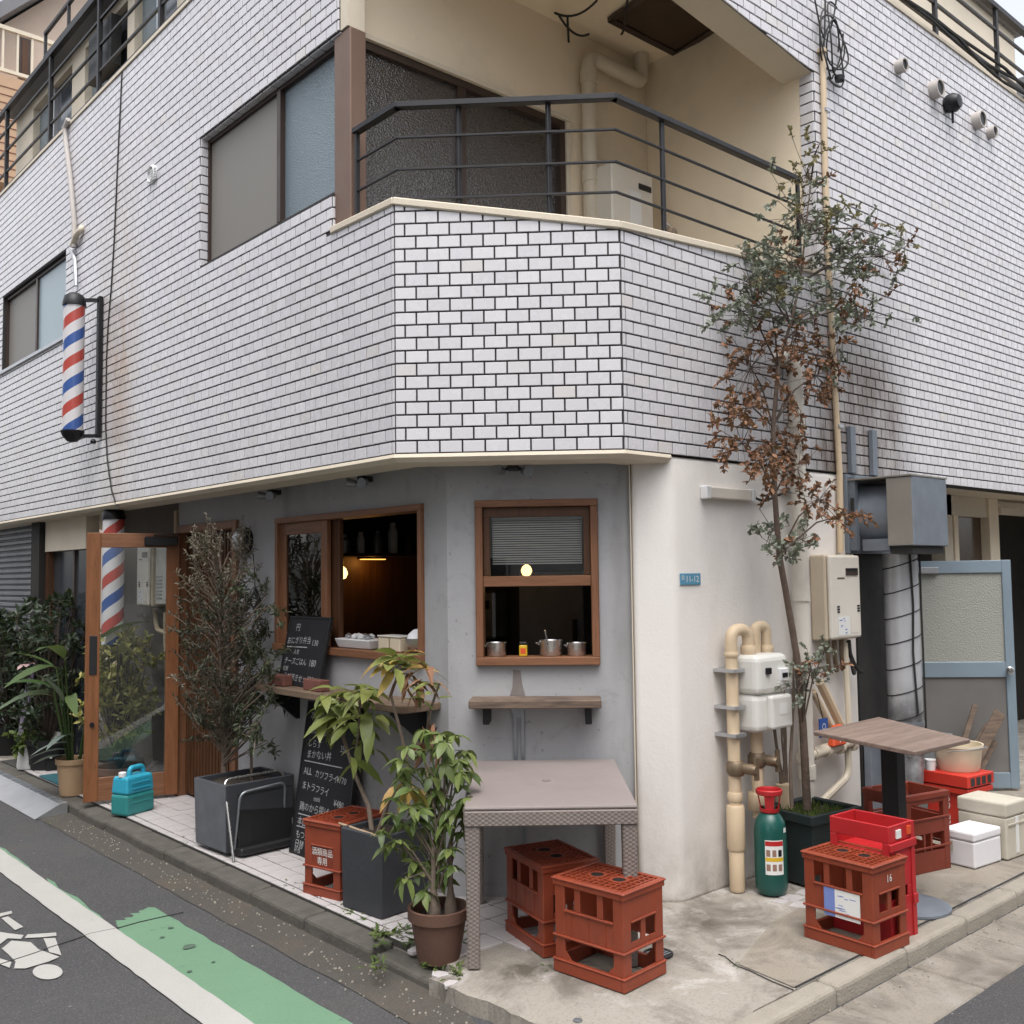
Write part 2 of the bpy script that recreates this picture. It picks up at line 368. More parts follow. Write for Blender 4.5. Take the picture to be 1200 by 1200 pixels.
L_dry = make_leafmat('dry_olive_leaf', (.11, .095, .07), (.24, .215, .165), .7, .15)
L_euc = make_leafmat('blue_green_leaf', (.13, .155, .12), (.33, .36, .29), .55, .15)
L_eucy = make_leafmat('yellowish_leaf', (.16, .15, .07), (.30, .25, .13), .6, .2)
L_brown = make_leafmat('withered_brown_leaf', (.14, .06, .033), (.38, .20, .12), .8, .15)
L_big = make_leafmat('broad_green_leaf', (.11, .15, .035), (.27, .29, .09), .4, .25)
L_bigy = make_leafmat('yellowing_leaf', (.35, .27, .06), (.42, .24, .08), .5, .25)
L_pot = make_leafmat('mid_green_leaf', (.07, .115, .03), (.22, .27, .085), .4, .25)
L_dark = make_leafmat('dark_shrub_leaf', (.012, .025, .012), (.04, .06, .03), .45, .1)
L_yplant = make_leafmat('yellow_green_leaf', (.24, .25, .06), (.52, .46, .16), .5, .25)
L_left = make_leafmat('long_green_leaf', (.03, .07, .02), (.10, .15, .05), .35, .2)
L_pale = make_leafmat('silver_leaf', (.17, .22, .20), (.26, .31, .27), .5, .15)
L_weed = make_leafmat('weed_leaf', (.05, .09, .02), (.13, .17, .04), .6, .2)
L_pink = make_leafmat('pink_petal', (.6, .35, .36), (.72, .52, .5), .6, .3)

def make_glass(name, tint=(.85, .9, .9), k=1.6, base_f=.04, rough=.02):
    m = bpy.data.materials.new(name); m.use_nodes = True; n, l = nn(m); n.clear()
    o = n.new('ShaderNodeOutputMaterial'); t = n.new('ShaderNodeBsdfTransparent'); t.inputs[0].default_value = (*tint, 1)
    g = n.new('ShaderNodeBsdfGlossy'); g.inputs['Roughness'].default_value = rough; fr = n.new('ShaderNodeFresnel'); fr.inputs[0].default_value = 1.5
    mx = n.new('ShaderNodeMixShader'); l.new(mth(m, 'ADD', mth(m, 'MULTIPLY', fr.outputs[0], k), base_f, True), mx.inputs[0])
    l.new(t.outputs[0], mx.inputs[1]); l.new(g.outputs[0], mx.inputs[2]); l.new(mx.outputs[0], o.inputs[0]); return m
M_glass = make_glass('clear_glass', (.95, .97, .97), .85, .03)
M_glassw = make_glass('kitchen_window_glass', (.6, .62, .62), 2.0, .04)
def make_frost(name, c, rough=.2, bscale=0, spec=.8, var=.06):
    m, b = base(name, rough, 0, spec); P = coords(m)
    setc(m, b, mix(m, noi(m, P, 1.5, 3), sc3(c, 1 - var), sc3(c, 1 + var)))
    if bscale:
        n, l = nn(m); v = n.new('ShaderNodeTexVoronoi'); v.inputs['Scale'].default_value = bscale; l.new(P, v.inputs['Vector']); bump(m, b, v.outputs['Distance'], .5, .006)
    return m
M_frost_grey = make_frost('grey_figured_glass', (.20, .185, .165), .45, 0, .4)
M_frost_sky = make_frost('sky_tinted_figured_glass', (.17, .22, .25), .16, 130, 1.0)  # blue-grey sky reflection put into the glass colour
M_frost_pale = make_frost('pale_blue_figured_glass', (.27, .345, .38), .3, 0, .6)
M_frost_dark = make_frost('dark_figured_glass', (.05, .044, .04), .14, 75, 1.0)
M_frost_door = make_frost('frosted_door_glass', (.34, .345, .31), .4, 90, .4)
M_frost_door2 = make_frost('brownish_door_glass', (.205, .195, .185), .25, 0, .6, .4)
M_darkglass = make_frost('dark_window_glass', (.05, .058, .07), .12, 0, .8)
def make_emit(name, c, s):
    m = bpy.data.materials.new(name); m.use_nodes = True; n, l = nn(m); n.clear(); o = n.new('ShaderNodeOutputMaterial'); e = n.new('ShaderNodeEmission')
    e.inputs[0].default_value = (*c, 1); e.inputs[1].default_value = s; l.new(e.outputs[0], o.inputs[0]); return m
M_bulb = make_emit('warm_bulb', (1, .62, .22), 1.6)
M_glow = make_emit('amber_shelf_lamp', (1, .42, .08), 1.2)

def make_asphalt(name, a, b_, brown=0., sc_=1.):
    m, b = base(name, .9, 0, .3); P = coords(m)
    c = mix(m, noi(m, P, .7 * sc_, 6, .6), a, b_)
    c = mix(m, ramp(m, noi(m, P, 2.2, 6, .7), [(.5, 0), (.75, brown)]), c, (.13, .095, .065))
    v = ramp(m, noi(m, P, 170, 2, .6), [(.56, 0), (.70, 1)]); c = mix(m, mth(m, 'MULTIPLY', v, .8), c, (.17, .165, .16))
    v2 = ramp(m, noi(m, P, 120, 2, .5), [(.28, 1), (.42, 0)]); c = mix(m, mth(m, 'MULTIPLY', v2, .5), c, (.02, .02, .021))
    c = mix(m, ramp(m, noi(m, P, 24, 2), [(.735, 0), (.75, .5)]), c, (.35, .33, .30)); setc(m, b, c)
    bump(m, b, noi(m, P, 140, 3, .6), .8, .006); return m
M_asph = make_asphalt('asphalt', (.042, .042, .045), (.088, .087, .089), .18)
M_asph2 = make_asphalt('old_asphalt', (.055, .05, .043), (.092, .083, .071), .6)
def make_concrete(name, a, b_, patch=.7):
    m, b = base(name, .9, 0, .3); P = coords(m)
    c = mix(m, noi(m, P, 1.4, 7, .65, .4), a, b_)
    c = mix(m, ramp(m, noi(m, P, 2.3, 6, .65, .8), [(.5, 0), (.64, .8)]), c, (.13, .112, .094))
    c = mix(m, ramp(m, noi(m, P, 3.6, 6, .6, .5), [(.54, 0), (.66, patch)]), c, (.50, .475, .45))
    X, Y, Z = geo_pos_xyz(m)
    for cx, cy, rx, ry, k in ((.0, -.10, .32, .22, 1.5), (1.05, -.28, .30, .22, 1.3), (.62, -.38, .2, .16, 1.0), (1.45, -.75, .4, .3, 1.0), (.25, -.35, .3, .35, 1.1)):
        e = mth(m, 'MULTIPLY', blob(m, X, cx, rx), blob(m, Y, cy, ry)); e = mth(m, 'MULTIPLY', e, ramp(m, noi(m, P, 7, 5, .65, .6), [(.35, .1), (.6, 1)])); c = mix(m, mth(m, 'MULTIPLY', e, k, True), c, (.10, .085, .068))
    c = mix(m, mth(m, 'MULTIPLY', ramp(m, noi(m, P, 90, 2), [(.5, 0), (.7, 1)]), .35), c, (.13, .115, .095)); setc(m, b, c)
    bump(m, b, noi(m, P, 70, 4, .6), .5, .006); return m
M_conc = make_concrete('stained_concrete', (.26, .232, .195), (.37, .34, .30))
M_conc2 = make_concrete('pavement_concrete', (.235, .205, .165), (.31, .275, .23), .2)
M_gutter = make_concrete('gutter_concrete', (.22, .195, .16), (.30, .27, .23), .2)
def make_paint(name, c, under, wear):
    m, b = base(name, .75, 0, .3); P = coords(m)
    k = ramp(m, noi(m, P, 9, 6, .7), [(.5 + wear, 0), (.6 + wear, 1)]); k2 = ramp(m, noi(m, P, 110, 2), [(.6, 0), (.72, .5)])
    cc = mix(m, noi(m, P, 3, 5), sc3(c, .86), sc3(c, 1.08)); cc = mix(m, k2, cc, sc3(c, .6)); setc(m, b, mix(m, k, cc, under)); bump(m, b, noi(m, P, 130, 3), .5, .004); return m
M_white_paint = make_paint('white_road_paint', (.40, .392, .37), (.30, .29, .28), .14)
M_green_paint = make_paint('green_lane_paint', (.135, .245, .155), (.10, .15, .11), .13)

# ------------------------------------------------------------------ ground
def sheet(name, poly, z, mat_, kind='structure', parent=None, sub=0):
    me = bpy.data.meshes.new(name); me.from_pydata([(x, y, z) for x, y in poly], [], [tuple(range(len(poly)))]); me.materials.append(mat_)
    o = bpy.data.objects.new(name, me); link(o, parent); return tag(o, kind=kind)
def rag(p, q, n, amp, seed=0):
    """ragged edge points from p to q"""
    rnd = random.Random(seed); p = Vector(p); q = Vector(q); d = (q - p).normalized(); s = Vector((-d.y, d.x)); out = []
    for i in range(n): t = i / n; out.append(tuple(p.lerp(q, t) + s * rnd.uniform(-amp, amp) * (0 if i == 0 else 1)))
    return out
ZR = -.08
sheet('road', [(-70, -70), (70, -70), (70, 70), (-70, 70)], ZR, M_asph)
sheet('road_edge_strip', rag((-.56, -.9), (-.58, 14), 60, .008, 3) + [(-.58, 14), (-.2, 14), (-.2, .2), (-.42, -.35)], ZR + .004, M_asph2)
# white edge line, green lane strip, bicycle mark
def strips(name, x0, x1, y0, y1, step, z, mat_, amp, seed):
    a = rag((x0, y0), (x0, y1), int((y1 - y0) / step), amp, seed); b = rag((x1, y1), (x1, y0), int((y1 - y0) / step), amp, seed + 1)
    return sheet(name, a + [(x0, y1)] + b + [(x1, y0)], z, mat_)
strips('white_line', -1.185, -1.03, -4, 16, .09, ZR + .008, M_white_paint, .0025, 5)
g = rag((-1.03, -4), (-1.03, 1.83), 40, .001, 7) + [(-1.03, 1.83), (-1.0, 1.98)] + rag((-.99, 2.0), (-.75, 2.14), 12, .03, 8) + rag((-.745, 2.1), (-.72, -4), 60, .005, 9)
sheet('green_lane_marking', g, ZR + .004, M_green_paint)
for i, (y0, y1, x0, x1) in enumerate([(2.05, 3.1, -1.03, -1.012), (3.3, 4.4, -1.03, -1.014)]):
    sheet('green_paint_remnant', rag((x0, y0), (x0, y1), 8, .004, 20 + i) + rag((x1, y1), (x1, y0), 8, .012, 40 + i), ZR + .006, M_green_paint)
bike = bpy.data.objects.new('bicycle_marking', None); col.objects.link(bike); bike.location = at(40, 1110, 'z', ZR)
tag(bike, kind='structure')
def px_poly(name, pts, par):
    P = [at(x / 6.6667, 1020 + y / 6.6667, 'z', ZR + .006) for x, y in pts]
    return MB().add(P, [tuple(range(len(P)))]).build(name, M_white_paint, par)
px_poly('head_mark', [(372 + 117 * math.cos(t), 792 + 59 * math.sin(t)) for t in [2 * math.pi * i / 24 for i in range(24)]], bike)
px_poly('torso_mark', [(15, 610), (90, 548), (240, 560), (300, 615), (465, 675), (380, 712), (200, 765), (110, 765), (122, 712), (60, 650)], bike)
px_poly('arm_mark', [(192, 528), (215, 500), (440, 485), (440, 510), (330, 522)], bike)
px_poly('forearm_mark', [(340, 530), (432, 527), (480, 662), (385, 638)], bike)
px_poly('leg_mark', [(-200, 520), (-60, 470), (60, 490), (185, 505), (165, 535), (60, 530), (-20, 590), (-180, 580)], bike)
px_poly('shin_mark', [(-120, 640), (-20, 680), (90, 715), (75, 760), (-20, 725), (-140, 690)], bike)
px_poly('handlebar_mark', [(10, 372), (62, 358), (182, 440), (118, 466)], bike)
px_poly('frame_mark', [(-160, 372), (90, 315), (95, 335), (-150, 402)], bike)
MB().tube([at(*p, 'z', ZR + .0065) for p in [(-60, 1150), (0, 1130), (40, 1117), (62, 1109), (90, 1100), (106, 1094), (140, 1087), (165, 1080), (192, 1074), (215, 1069)]], .003, 4).build('road_crack', M_grout, kind='structure')
for px, py, r_ in ((222, 1109, .035), (200, 1087, .016), (190, 1098, .014), (222, 1138, .014), (250, 1127, .010)):
    c = at(px, py, 'z', ZR + .0085); MB().add([(c.x + r_ * math.cos(t) * random.uniform(.75, 1.1), c.y + r_ * math.sin(t) * random.uniform(.75, 1.1), c.z) for t in [2 * math.pi * i / 14 for i in range(14)]], [tuple(range(14))]).build('oil_spot', M_oil, kind='structure')
wr = [(math.cos(t), math.sin(t)) for t in [2 * math.pi * i / 28 for i in range(28)]]
for cx, cy in ((-330, 470), (-330, 760)):
    P = [at((cx + q * a * 150) / 6.6667, 1020 + (cy + q * b * 75) / 6.6667, 'z', ZR + .006) for q in (1, .75) for a, b in wr]
    MB().add(P, [(i, (i + 1) % 28, 28 + (i + 1) % 28, 28 + i) for i in range(28)]).build('wheel_mark', M_white_paint, bike)
# pavement slab under everything, the pad at the corner
MB().prism([(-.345, 0.12, -.3)] + [(x, y, -.3) for x, y in rag((-.335, 0.06), (-.305, -.53), 12, .012, 4)] + [(-.28, -.8, -.3), (-.05, -1.02, -.3), (.2, -1.12, -.3), (.4, -1.02, -.3), (30, -1.02, -.3), (30, 30, -.3), (-.19, 30, -.3), (-.19, .12, -.3)], (0, 0, .3 - .004)).build('pavement', [M_conc], kind='structure')
sheet('pavement_slab', [(.74, -.70), (.70, -1.012), (30, -1.012), (30, -.03), (2.2, -.03), (2.2, -.42), (1.3, -.5)], 0.0005, M_conc2)
# dark crack between pad and slab
MB().tube([at(*p, 'z', .001) for p in [(842, 1118), (850, 1121), (862, 1131), (880, 1138), (905, 1150), (930, 1160)]], .0025, 5).build('crack', M_grout, kind='structure')
MB().tube([(.705, -1.0135, -.001), (3, -1.0135, -.001), (9, -1.0135, -.001)], .005, 5).build('slab_joint', M_grout, kind='structure')
# kerbs
kl = bpy.data.objects.new('street_kerb', None); col.objects.link(kl); kl.location = (-.27, 2, 0); tag(kl, kind='structure')
y = -.02; rk = random.Random(2)
while y < 11:
    ln = rk.uniform(.5, .62); a = rk.uniform(-.006, .006); zt = rk.uniform(-.012, .0) - (.02 if y < .3 else 0)
    x0 = -.335 + a + (.02 if y < .3 else 0)
    MB().hexa([(x0 - .012, y, -.2), (-.192, y, -.2), (-.192, y + ln, -.2), (x0 - .012, y + ln, -.2), (x0, y, zt - .01), (-.192, y, zt + .002), (-.192, y + ln, zt), (x0, y + ln, zt - .006)]).build('kerb_stone', M_kerb, kl, bevel=.016, seg=2)
    y += ln + rk.uniform(.006, .014)
kr = bpy.data.objects.new('side_street_kerb', None); col.objects.link(kr); kr.location = (3, -1.07, 0); tag(kr, kind='structure')
x = .24
while x < 14:
    ln = .6; zt = rk.uniform(-.002, .002)
    MB().hexa([(x, -1.135, -.2), (x + ln, -1.135, -.2), (x + ln, -1.019, -.2), (x, -1.019, -.2), (x, -1.128, zt), (x + ln, -1.128, zt), (x + ln, -1.019, zt), (x, -1.019, zt)]).build('kerb_stone', M_kerb2, kr, bevel=.022, seg=3)
    MB().box((x + .002, -1.475 + rk.uniform(-.008, .008), -.2), (x + ln - .002, -1.14, ZR + .006 + rk.uniform(0, .002))).build('gutter_slab', M_gutter, kr, bevel=.006)
    x += ln + .004
# porch tiles
pf = bpy.data.objects.new('porch_floor', None); col.objects.link(pf); pf.location = (.1, 2, 0); tag(pf, kind='structure')
TM = MB().box((-.0695, -.0695, -.02), (.0695, .0695, .006)).mesh('porch_tile', bevel=.003); TM.materials.append(M_floor_tile)
SM = MB().box((-.024, -.0695, -.02), (.024, .0695, .006)).mesh('border_tile', bevel=.003); SM.materials.append(M_floor_tile)
rt = random.Random(5)
Bx('porch_bed', (-.191, .22, -.03), (.9, 7.2, .0005), M_joint, pf)
for j in range(-1, 44):
    yy = .13 + j * .148
    if yy > 6.6: break
    if yy > .45:
        o = link(bpy.data.objects.new('border_tile', SM), pf); o.location = Vector((-.163, yy, rt.uniform(-.001, .001))) ; o.matrix_parent_inverse = W(pf).inverted()
    for i in range(7):
        xx = -.058 + i * .148
        if (xx > .46 and xx + yy > 1.36) or yy < .08 - (.1 if i > 2 else 0) or (yy < .2 and xx < .1 and rt.random() < .6) or (xx > .7 and yy < .3): continue
        o = bpy.data.objects.new('porch_tile', TM); col.objects.link(o); o.parent = pf; o.matrix_parent_inverse = W(pf).inverted()
        o.location = (xx, yy, rt.uniform(-.0012, .0012)); o.rotation_euler = (rt.uniform(-.004, .004), rt.uniform(-.004, .004), rt.uniform(-.006, .006))
# broken tile pieces on the corner and by the gas bottle
rb = random.Random(9)
for px, py, s in [(455, 1092, .07), (490, 1112, .07), (515, 1141, .06), (527, 1151, .05), (470, 1095, .06), (930, 1052, .1), (945, 1046, .09), (938, 1060, .08), (915, 1056, .07)]:
    c = at(px, py, 'z', 0); k = 5; P = []
    for i in range(k):
        a = 2 * math.pi * i / k + rb.uniform(-.4, .4); P.append((c.x + s * math.cos(a) * rb.uniform(.55, 1), c.y + s * math.sin(a) * rb.uniform(.5, .9), -.016))
    MB().prism(P, (0, 0, .017)).build('broken_tile', M_floor_tile, pf, bevel=.002)

# ------------------------------------------------------------------ the corner building
ZT = 2.37; CH = .84                            # underside of the tiled storey, chamfer leg
Bd = thing('corner_building', (2, 2, 0), 'white tiled corner building with chamfered balcony and grey shop front below', 'building')
S2 = math.sqrt(.5)
vx, vy, vz = Vector((1, 0, 0)), Vector((0, 1, 0)), Vector((0, 0, 1)); vf = Vector((S2, -S2, 0)); nf = Vector((-S2, -S2, 0))
OL, OF, OR = Vector((0, CH, ZT)), Vector((0, CH, ZT)), Vector((CH, 0, ZT))
PU, PV, TU, TV, TD = .1188, .068, .1096, .0586, .0080
trest = MB(); ntile = [0]; rtl = random.Random(21)
def tile_verts(c4, dn=0., j=(0, 0, 0, 0)):
    """c4: corner (u, v) anticlockwise; back ring, shoulder ring, inset front ring as (u, v, n)"""
    cu = sum(p[0] for p in c4) / 4; cv = sum(p[1] for p in c4) / 4; out = [(u, v, -.001) for u, v in c4] + [(u, v, TD - .0016) for u, v in c4]
    for k, (u, v) in enumerate(c4):
        du, dv = u - cu, v - cv
        out.append((u - math.copysign(.0018, du), v - math.copysign(.0018, dv), TD + j[k]))
    return out
TF = [(8, 9, 10, 11)] + [(a + i, a + (i + 1) % 4, a + 4 + (i + 1) % 4, a + 4 + i) for a in (0, 4) for i in range(4)]
full = [(0, 0), (TU, 0), (TU, TV), (0, TV)]
tm_full = MB().add([(u, -n, v) for u, v, n in tile_verts(full)], TF).mesh('tile'); tm_full.materials.append(M_tile)
def tiles(wall, O, U, V, N, u0, u1, v0, v1, openings=(), lo=None, hi=None, single=None, pu=PU, shift=0., tu=TU):
    r0 = int(math.floor(v0 / PV + 1e-6)); r1 = int(math.ceil(v1 / PV - 1e-6))
    for r in range(r0, r1):
        c0 = int(math.floor(u0 / pu)) - 2
        for c in range(c0, int(u1 / pu) + 3):
            a = c * pu + (r % 2) * pu / 2 + shift; b = a + tu; p = r * PV; q = p + TV
            a = max(a, u0); b = min(b, u1); p = max(p, v0); q = min(q, v1)
            if b - a < .012 or q - p < .012: continue
            dead = False
            for (x0, x1, y0, y1) in openings:
                if b <= x0 or a >= x1 or q <= y0 or p >= y1: continue
                opt = [(x0 - a, (a, x0, p, q)), (b - x1, (x1, b, p, q)), ((y0 - p) * 1.8, (a, b, p, y0)), ((q - y1) * 1.8, (a, b, y1, q))]
                gain, (a, b, p, q) = max(opt)
                if gain < .014: dead = True; break
            if dead or b - a < .012 or q - p < .012: continue
            ql, qr = q, q; pl, pr = p, p
            if hi: ql = min(q, hi(a)); qr = min(q, hi(b))
            if lo: pl = max(p, lo(a)); pr = max(p, lo(b))
            if min(ql - pl, qr - pr) < -.02 or max(ql - pl, qr - pr) < .01: continue
            ql = max(ql, pl + .003); qr = max(qr, pr + .003)
            c4 = [(a, pl), (b, pr), (b, qr), (a, ql)]
            one = single and single(a, p) and ntile[0] < 300
            if one:
                ntile[0] += 1
                if tu == TU and abs(b - a - TU) < 1e-6 and abs(q - p - TV) < 1e-6 and ql == qr == q and pl == pr == p:
                    o = bpy.data.objects.new('tile', tm_full); M = Matrix.Identity(4); P = O + U * a + V * p
                    for i in range(3): M[i][0] = U[i]; M[i][1] = -N[i]; M[i][2] = V[i]; M[i][3] = P[i]
                    M = M @ Matrix.Rotation(rtl.gauss(0, .0035), 4, 'X') @ Matrix.Rotation(rtl.gauss(0, .0035), 4, 'Z')
                    col.objects.link(o); o.parent = wall; o.matrix_parent_inverse = W(wall).inverted(); o.matrix_basis = M
                else:
                    MB().add([O + U * u + V * v + N * n for u, v, n in tile_verts(c4)], TF).build('tile', M_tile, wall)
            else:
                g1, g2 = rtl.gauss(0, .0002), rtl.gauss(0, .0003)
                trest.add([O + U * u + V * v + N * n for u, v, n in tile_verts(c4, 0, (g1 + g2, g2 - g1, -g1 - g2, g1 - g2))], TF)
def panel(name, mat_, parent, O, U, V, N, u0, u1, v0, v1, openings=(), th=.12):
    us = sorted({u0, u1, *[q for o in openings for q in o[:2] if u0 < q < u1]}); vs_ = sorted({v0, v1, *[q for o in openings for q in o[2:] if v0 < q < v1]}); mb = MB()
    for a, b in zip(us, us[1:]):
        run = None
        for c, d in list(zip(vs_, vs_[1:])) + [(None, None)]:
            solid = c is not None and not any(o[0] < (a + b) / 2 < o[1] and o[2] < (c + d) / 2 < o[3] for o in openings)
            if solid: run = (run[0], d) if run else (c, d)
            elif run:
                c0, d0 = run; run = None; P = [O + U * p + V * q for p, q in ((a, c0), (b, c0), (b, d0), (a, d0))]
                mb.prism([p - N * th for p in P], N * th)
    return mb.build(name, mat_, parent)
# --- street side (left)
opL = [(-1, .54, 1.335, 4), (-1, .617, 1.335, 2.51), (.6, 2.395, 1.575, 2.51), (5.28, 7.36, 1.63, 2.43)]
wl = panel('street_wall', M_grout, Bd, OL, vy, vz, -vx, 0, 8.8, -.004, 3.6, opL)
opLt = [(-1, .54, 1.33, 4), (-1, .617, 1.33, 2.51), (.6, 2.395, 1.575, 2.51), (5.28, 7.36, 1.63, 2.43)]
wf = MB().prism([OF + vz * -.004 - nf * .1, OF + vf * 1.188 + vz * -.004 - nf * .1, OF + vf * 1.188 + vz * 1.15 - nf * .1, OF + vz * 1.32 - nf * .1], nf * .1).build('chamfer_wall', M_grout, Bd)
capF = lambda u: 1.322 - (1.322 - 1.155) * u / 1.188
tiles(wf, OF, vf, vz, nf, .004, 1.186, 0, 1.4, hi=capF, single=lambda u, v: True, shift=.0)
tiles(wl, OL, vy, vz, -vx, .004, 8.8, 0, 3.6, opLt, single=lambda u, v: u < .33 and v < 1.3, shift=.03, tu=.1098)
# --- side street (right)
capR = lambda u: 1.155 + .118 * u / 1.92
beamR = lambda u: 2.88 - .24 * u / 1.92
wr_ = panel('side_wall', M_grout, Bd, OR, vx, vz, -vy, 1.92, 9.0, -.004, 3.51)
MB().prism([OR + vz * -.004 + vy * .12, OR + vx * 1.92 + vz * -.004 + vy * .12, OR + vx * 1.92 + vz * (capR(1.92) - .005) + vy * .12, OR + vz * (capR(0) - .005) + vy * .12], -vy * .12).build('side_parapet', M_grout, Bd)
MB().prism([OR + vz * beamR(0) + vy * .12, OR + vx * 1.92 + vz * beamR(1.92) + vy * .12, OR + vx * 1.92 + vz * 3.51 + vy * .12, OR + vz * 3.51 + vy * .12], -vy * .12).build('side_beam', M_grout, Bd)
tiles(wr_, OR, vx, vz, -vy, .004, 1.92, 0, 1.5, hi=capR, single=lambda u, v: u < .45, shift=.03, tu=.1098)
tiles(wr_, OR, vx, vz, -vy, 1.92, 9.0, 0, 3.51, shift=.03, tu=.1098)
tiles(wr_, OR, vx, vz, -vy, .4, 1.92, 2.5, 3.51, lo=beamR, shift=.03, tu=.1098)
# returns at the openings
tiles(wl, Vector((0, 3.235, ZT)), vx, vz, -vy, .0, .085, 1.58, 2.51, pu=.085, tu=.083)
tiles(wl, Vector((0, 1.457, ZT)), vx, vz, -vy, .0, .1, 1.335, 1.575, pu=.1, tu=.098)
tiles(wl, Vector((0, 1.38, 4.88)), vy, vx, -vz, .0, 1.86, .006, .066)
tiles(wr_, Vector((2.76, 0, ZT)), vy, vz, -vx, .0, .1, 1.27, 2.64, pu=.1, tu=.098)
trest.build('wall_tiles', M_tile, Bd, kind='stuff')
# coping of the balcony parapet
def miter(t): return [Vector((t, 1.457, 0)), Vector((t, CH + .4142 * t, 0)), Vector((CH + .4142 * t, t, 0)), Vector((2.755, t, 0))]
zc = [3.70, 3.692, 3.522, 3.643]; cp = MB(); o_, i_ = miter(-.022), miter(.16)
for k in range(3):
    cp.hexa([o_[k] + vz * zc[k], o_[k + 1] + vz * zc[k + 1], i_[k + 1] + vz * (zc[k + 1] + .0), i_[k] + vz * zc[k],
             o_[k] + vz * (zc[k] + .042), o_[k + 1] + vz * (zc[k + 1] + .042), i_[k + 1] + vz * (zc[k + 1] + .05), i_[k] + vz * (zc[k] + .05)])
cp.build('coping', M_cream, Bd, bevel=.006)
# drip lip under the tiles
def mit2(t): return [Vector((t, 9.6, 0)), Vector((t, CH + .4142 * t, 0)), Vector((CH + .4142 * t, t, 0)), Vector((1.2, t, 0))]
lp = MB(); A0, A1, A2, A3 = mit2(-.008), mit2(.03), mit2(.2), mit2(.2)
for k in range(3):
    for (p, zp), (q, zq) in (((mit2(-.012), 2.364), (mit2(-.018), 2.345)), ((mit2(-.018), 2.345), (mit2(.01), 2.322)), ((mit2(.01), 2.322), (mit2(.2), 2.318)), ((mit2(.2), 2.318), (mit2(.2), 2.374))):
        lp.add([p[k] + vz * zp, p[k + 1] + vz * zp, q[k + 1] + vz * zq, q[k] + vz * zq], [(0, 1, 2, 3)])
    if k == 2: lp.add([mit2(t)[3] + vz * z for t, z in ((-.012, 2.364), (-.018, 2.345), (.01, 2.322), (.2, 2.318), (.2, 2.364))], [(0, 1, 2, 3, 4)])
lp.build('drip_lip', M_cream, Bd)
MB().prism([(.02, 9.6, 2.376), (.02, CH, 2.376), (CH, .02, 2.376), (9.8, .02, 2.376), (9.8, 9.6, 2.376)], (0, 0, .12)).build('storey_slab', M_cream, Bd)
# --- balcony
YB = 1.43; XB = 2.76; ZC = 5.62
MB().prism([(.12, CH + .06, 3.3), (CH + .06, .12, 3.3), (2.9, .12, 3.3), (2.9, 1.6, 3.3), (.12, 1.6, 3.3)], (0, 0, .12)).build('balcony_floor', M_cream, Bd)
Bx('balcony_back_wall', (1.86, YB, 3.42), (2.95, YB + .12, ZC), M_balc, Bd)
Bx('balcony_back_wall', (.10, YB - .01, 4.91), (1.857, YB + .12, ZC), M_balc, Bd)
Bx('balcony_end_wall', (XB - .004, .1, 3.42), (XB + .12, YB - .003, ZC), M_balc, Bd)
MB().prism([(-.0, 1.38, ZC), (-.0, CH, ZC), (CH, 0.03, ZC), (XB + .1, .03, ZC), (XB + .1, YB + .1, ZC), (.12, YB + .1, ZC)], (0, 0, .15)).build('balcony_ceiling', M_balc, Bd)
MB().hexa([(CH, .004, ZT + beamR(0) - .004), (XB - .002, .004, ZT + beamR(1.92) - .004), (XB - .002, .22, ZT + beamR(1.92) - .004), (CH, .22, ZT + beamR(0) - .004), (CH, .121, ZC), (XB - .002, .121, ZC), (XB - .002, .22, ZC), (CH, .22, ZC)]).build('beam', M_cream, Bd)
Bx('beam', (.005, 1.30, 4.885), (.12, 1.378, ZC), M_cream, Bd)
hp = [at(*p, 'z', ZC - .012) for p in [(715, 22), (792, 62), (848, 26), (768, -14)]]
MB().prism([tuple(p) for p in hp], (0, 0, .011)).build('ceiling_hatch', M_darkwood, Bd)
for a, b in zip(hp, hp[1:] + hp[:1]): MB().bar(a - vz * .008, b - vz * .008, .05, .016).build('hatch_frame', M_brownmetal, Bd)
# corner window of the upper room
Bx('corner_post', (.012, 1.285, 3.705), (.12, 1.46, 4.878), M_brownpost, Bd, bevel=.006)
wa = Bx('window', (.05, 1.462, 3.95), (.10, 3.233, 3.985), M_brownmetal, Bd)
for b0, b1 in (((.05, 1.462, 4.845), (.10, 3.233, 4.879)), ((.05, 3.205, 3.985), (.10, 3.233, 4.845)), ((.05, 1.462, 3.985), (.10, 1.487, 4.845)), ((.045, 2.16, 3.985), (.10, 2.205, 4.845)), ((.02, 1.46, 3.948), (.052, 3.234, 3.958))):
    Bx('frame', b0, b1, M_brownmetal, wa)
Bx('pane', (.07, 2.205, 3.985), (.076, 3.205, 4.845), M_frost_grey, wa); Bx('pane', (.082, 1.487, 3.985), (.088, 2.16, 4.845), M_frost_sky, wa)
wb = Bx('window', (.03, 6.122, 4.0), (.09, 8.198, 4.03), M_brownmetal, Bd)
for b0, b1 in (((.03, 6.122, 4.77), (.09, 8.198, 4.798)), ((.03, 6.122, 4.03), (.09, 6.15, 4.77)), ((.03, 8.17, 4.03), (.09, 8.198, 4.77)), ((.03, 7.1, 4.03), (.09, 7.15, 4.77)), ((-.03, 6.05, 3.955), (.02, 8.3, 3.985))):
    Bx('frame', b0, b1, M_brownmetal if b0[2] > 3.99 else M_alu, wb)
Bx('pane', (.05, 6.15, 4.03), (.056, 7.1, 4.77), M_frost_pale, wb); Bx('pane', (.06, 7.15, 4.03), (.066, 8.17, 4.77), M_frost_grey, wb)
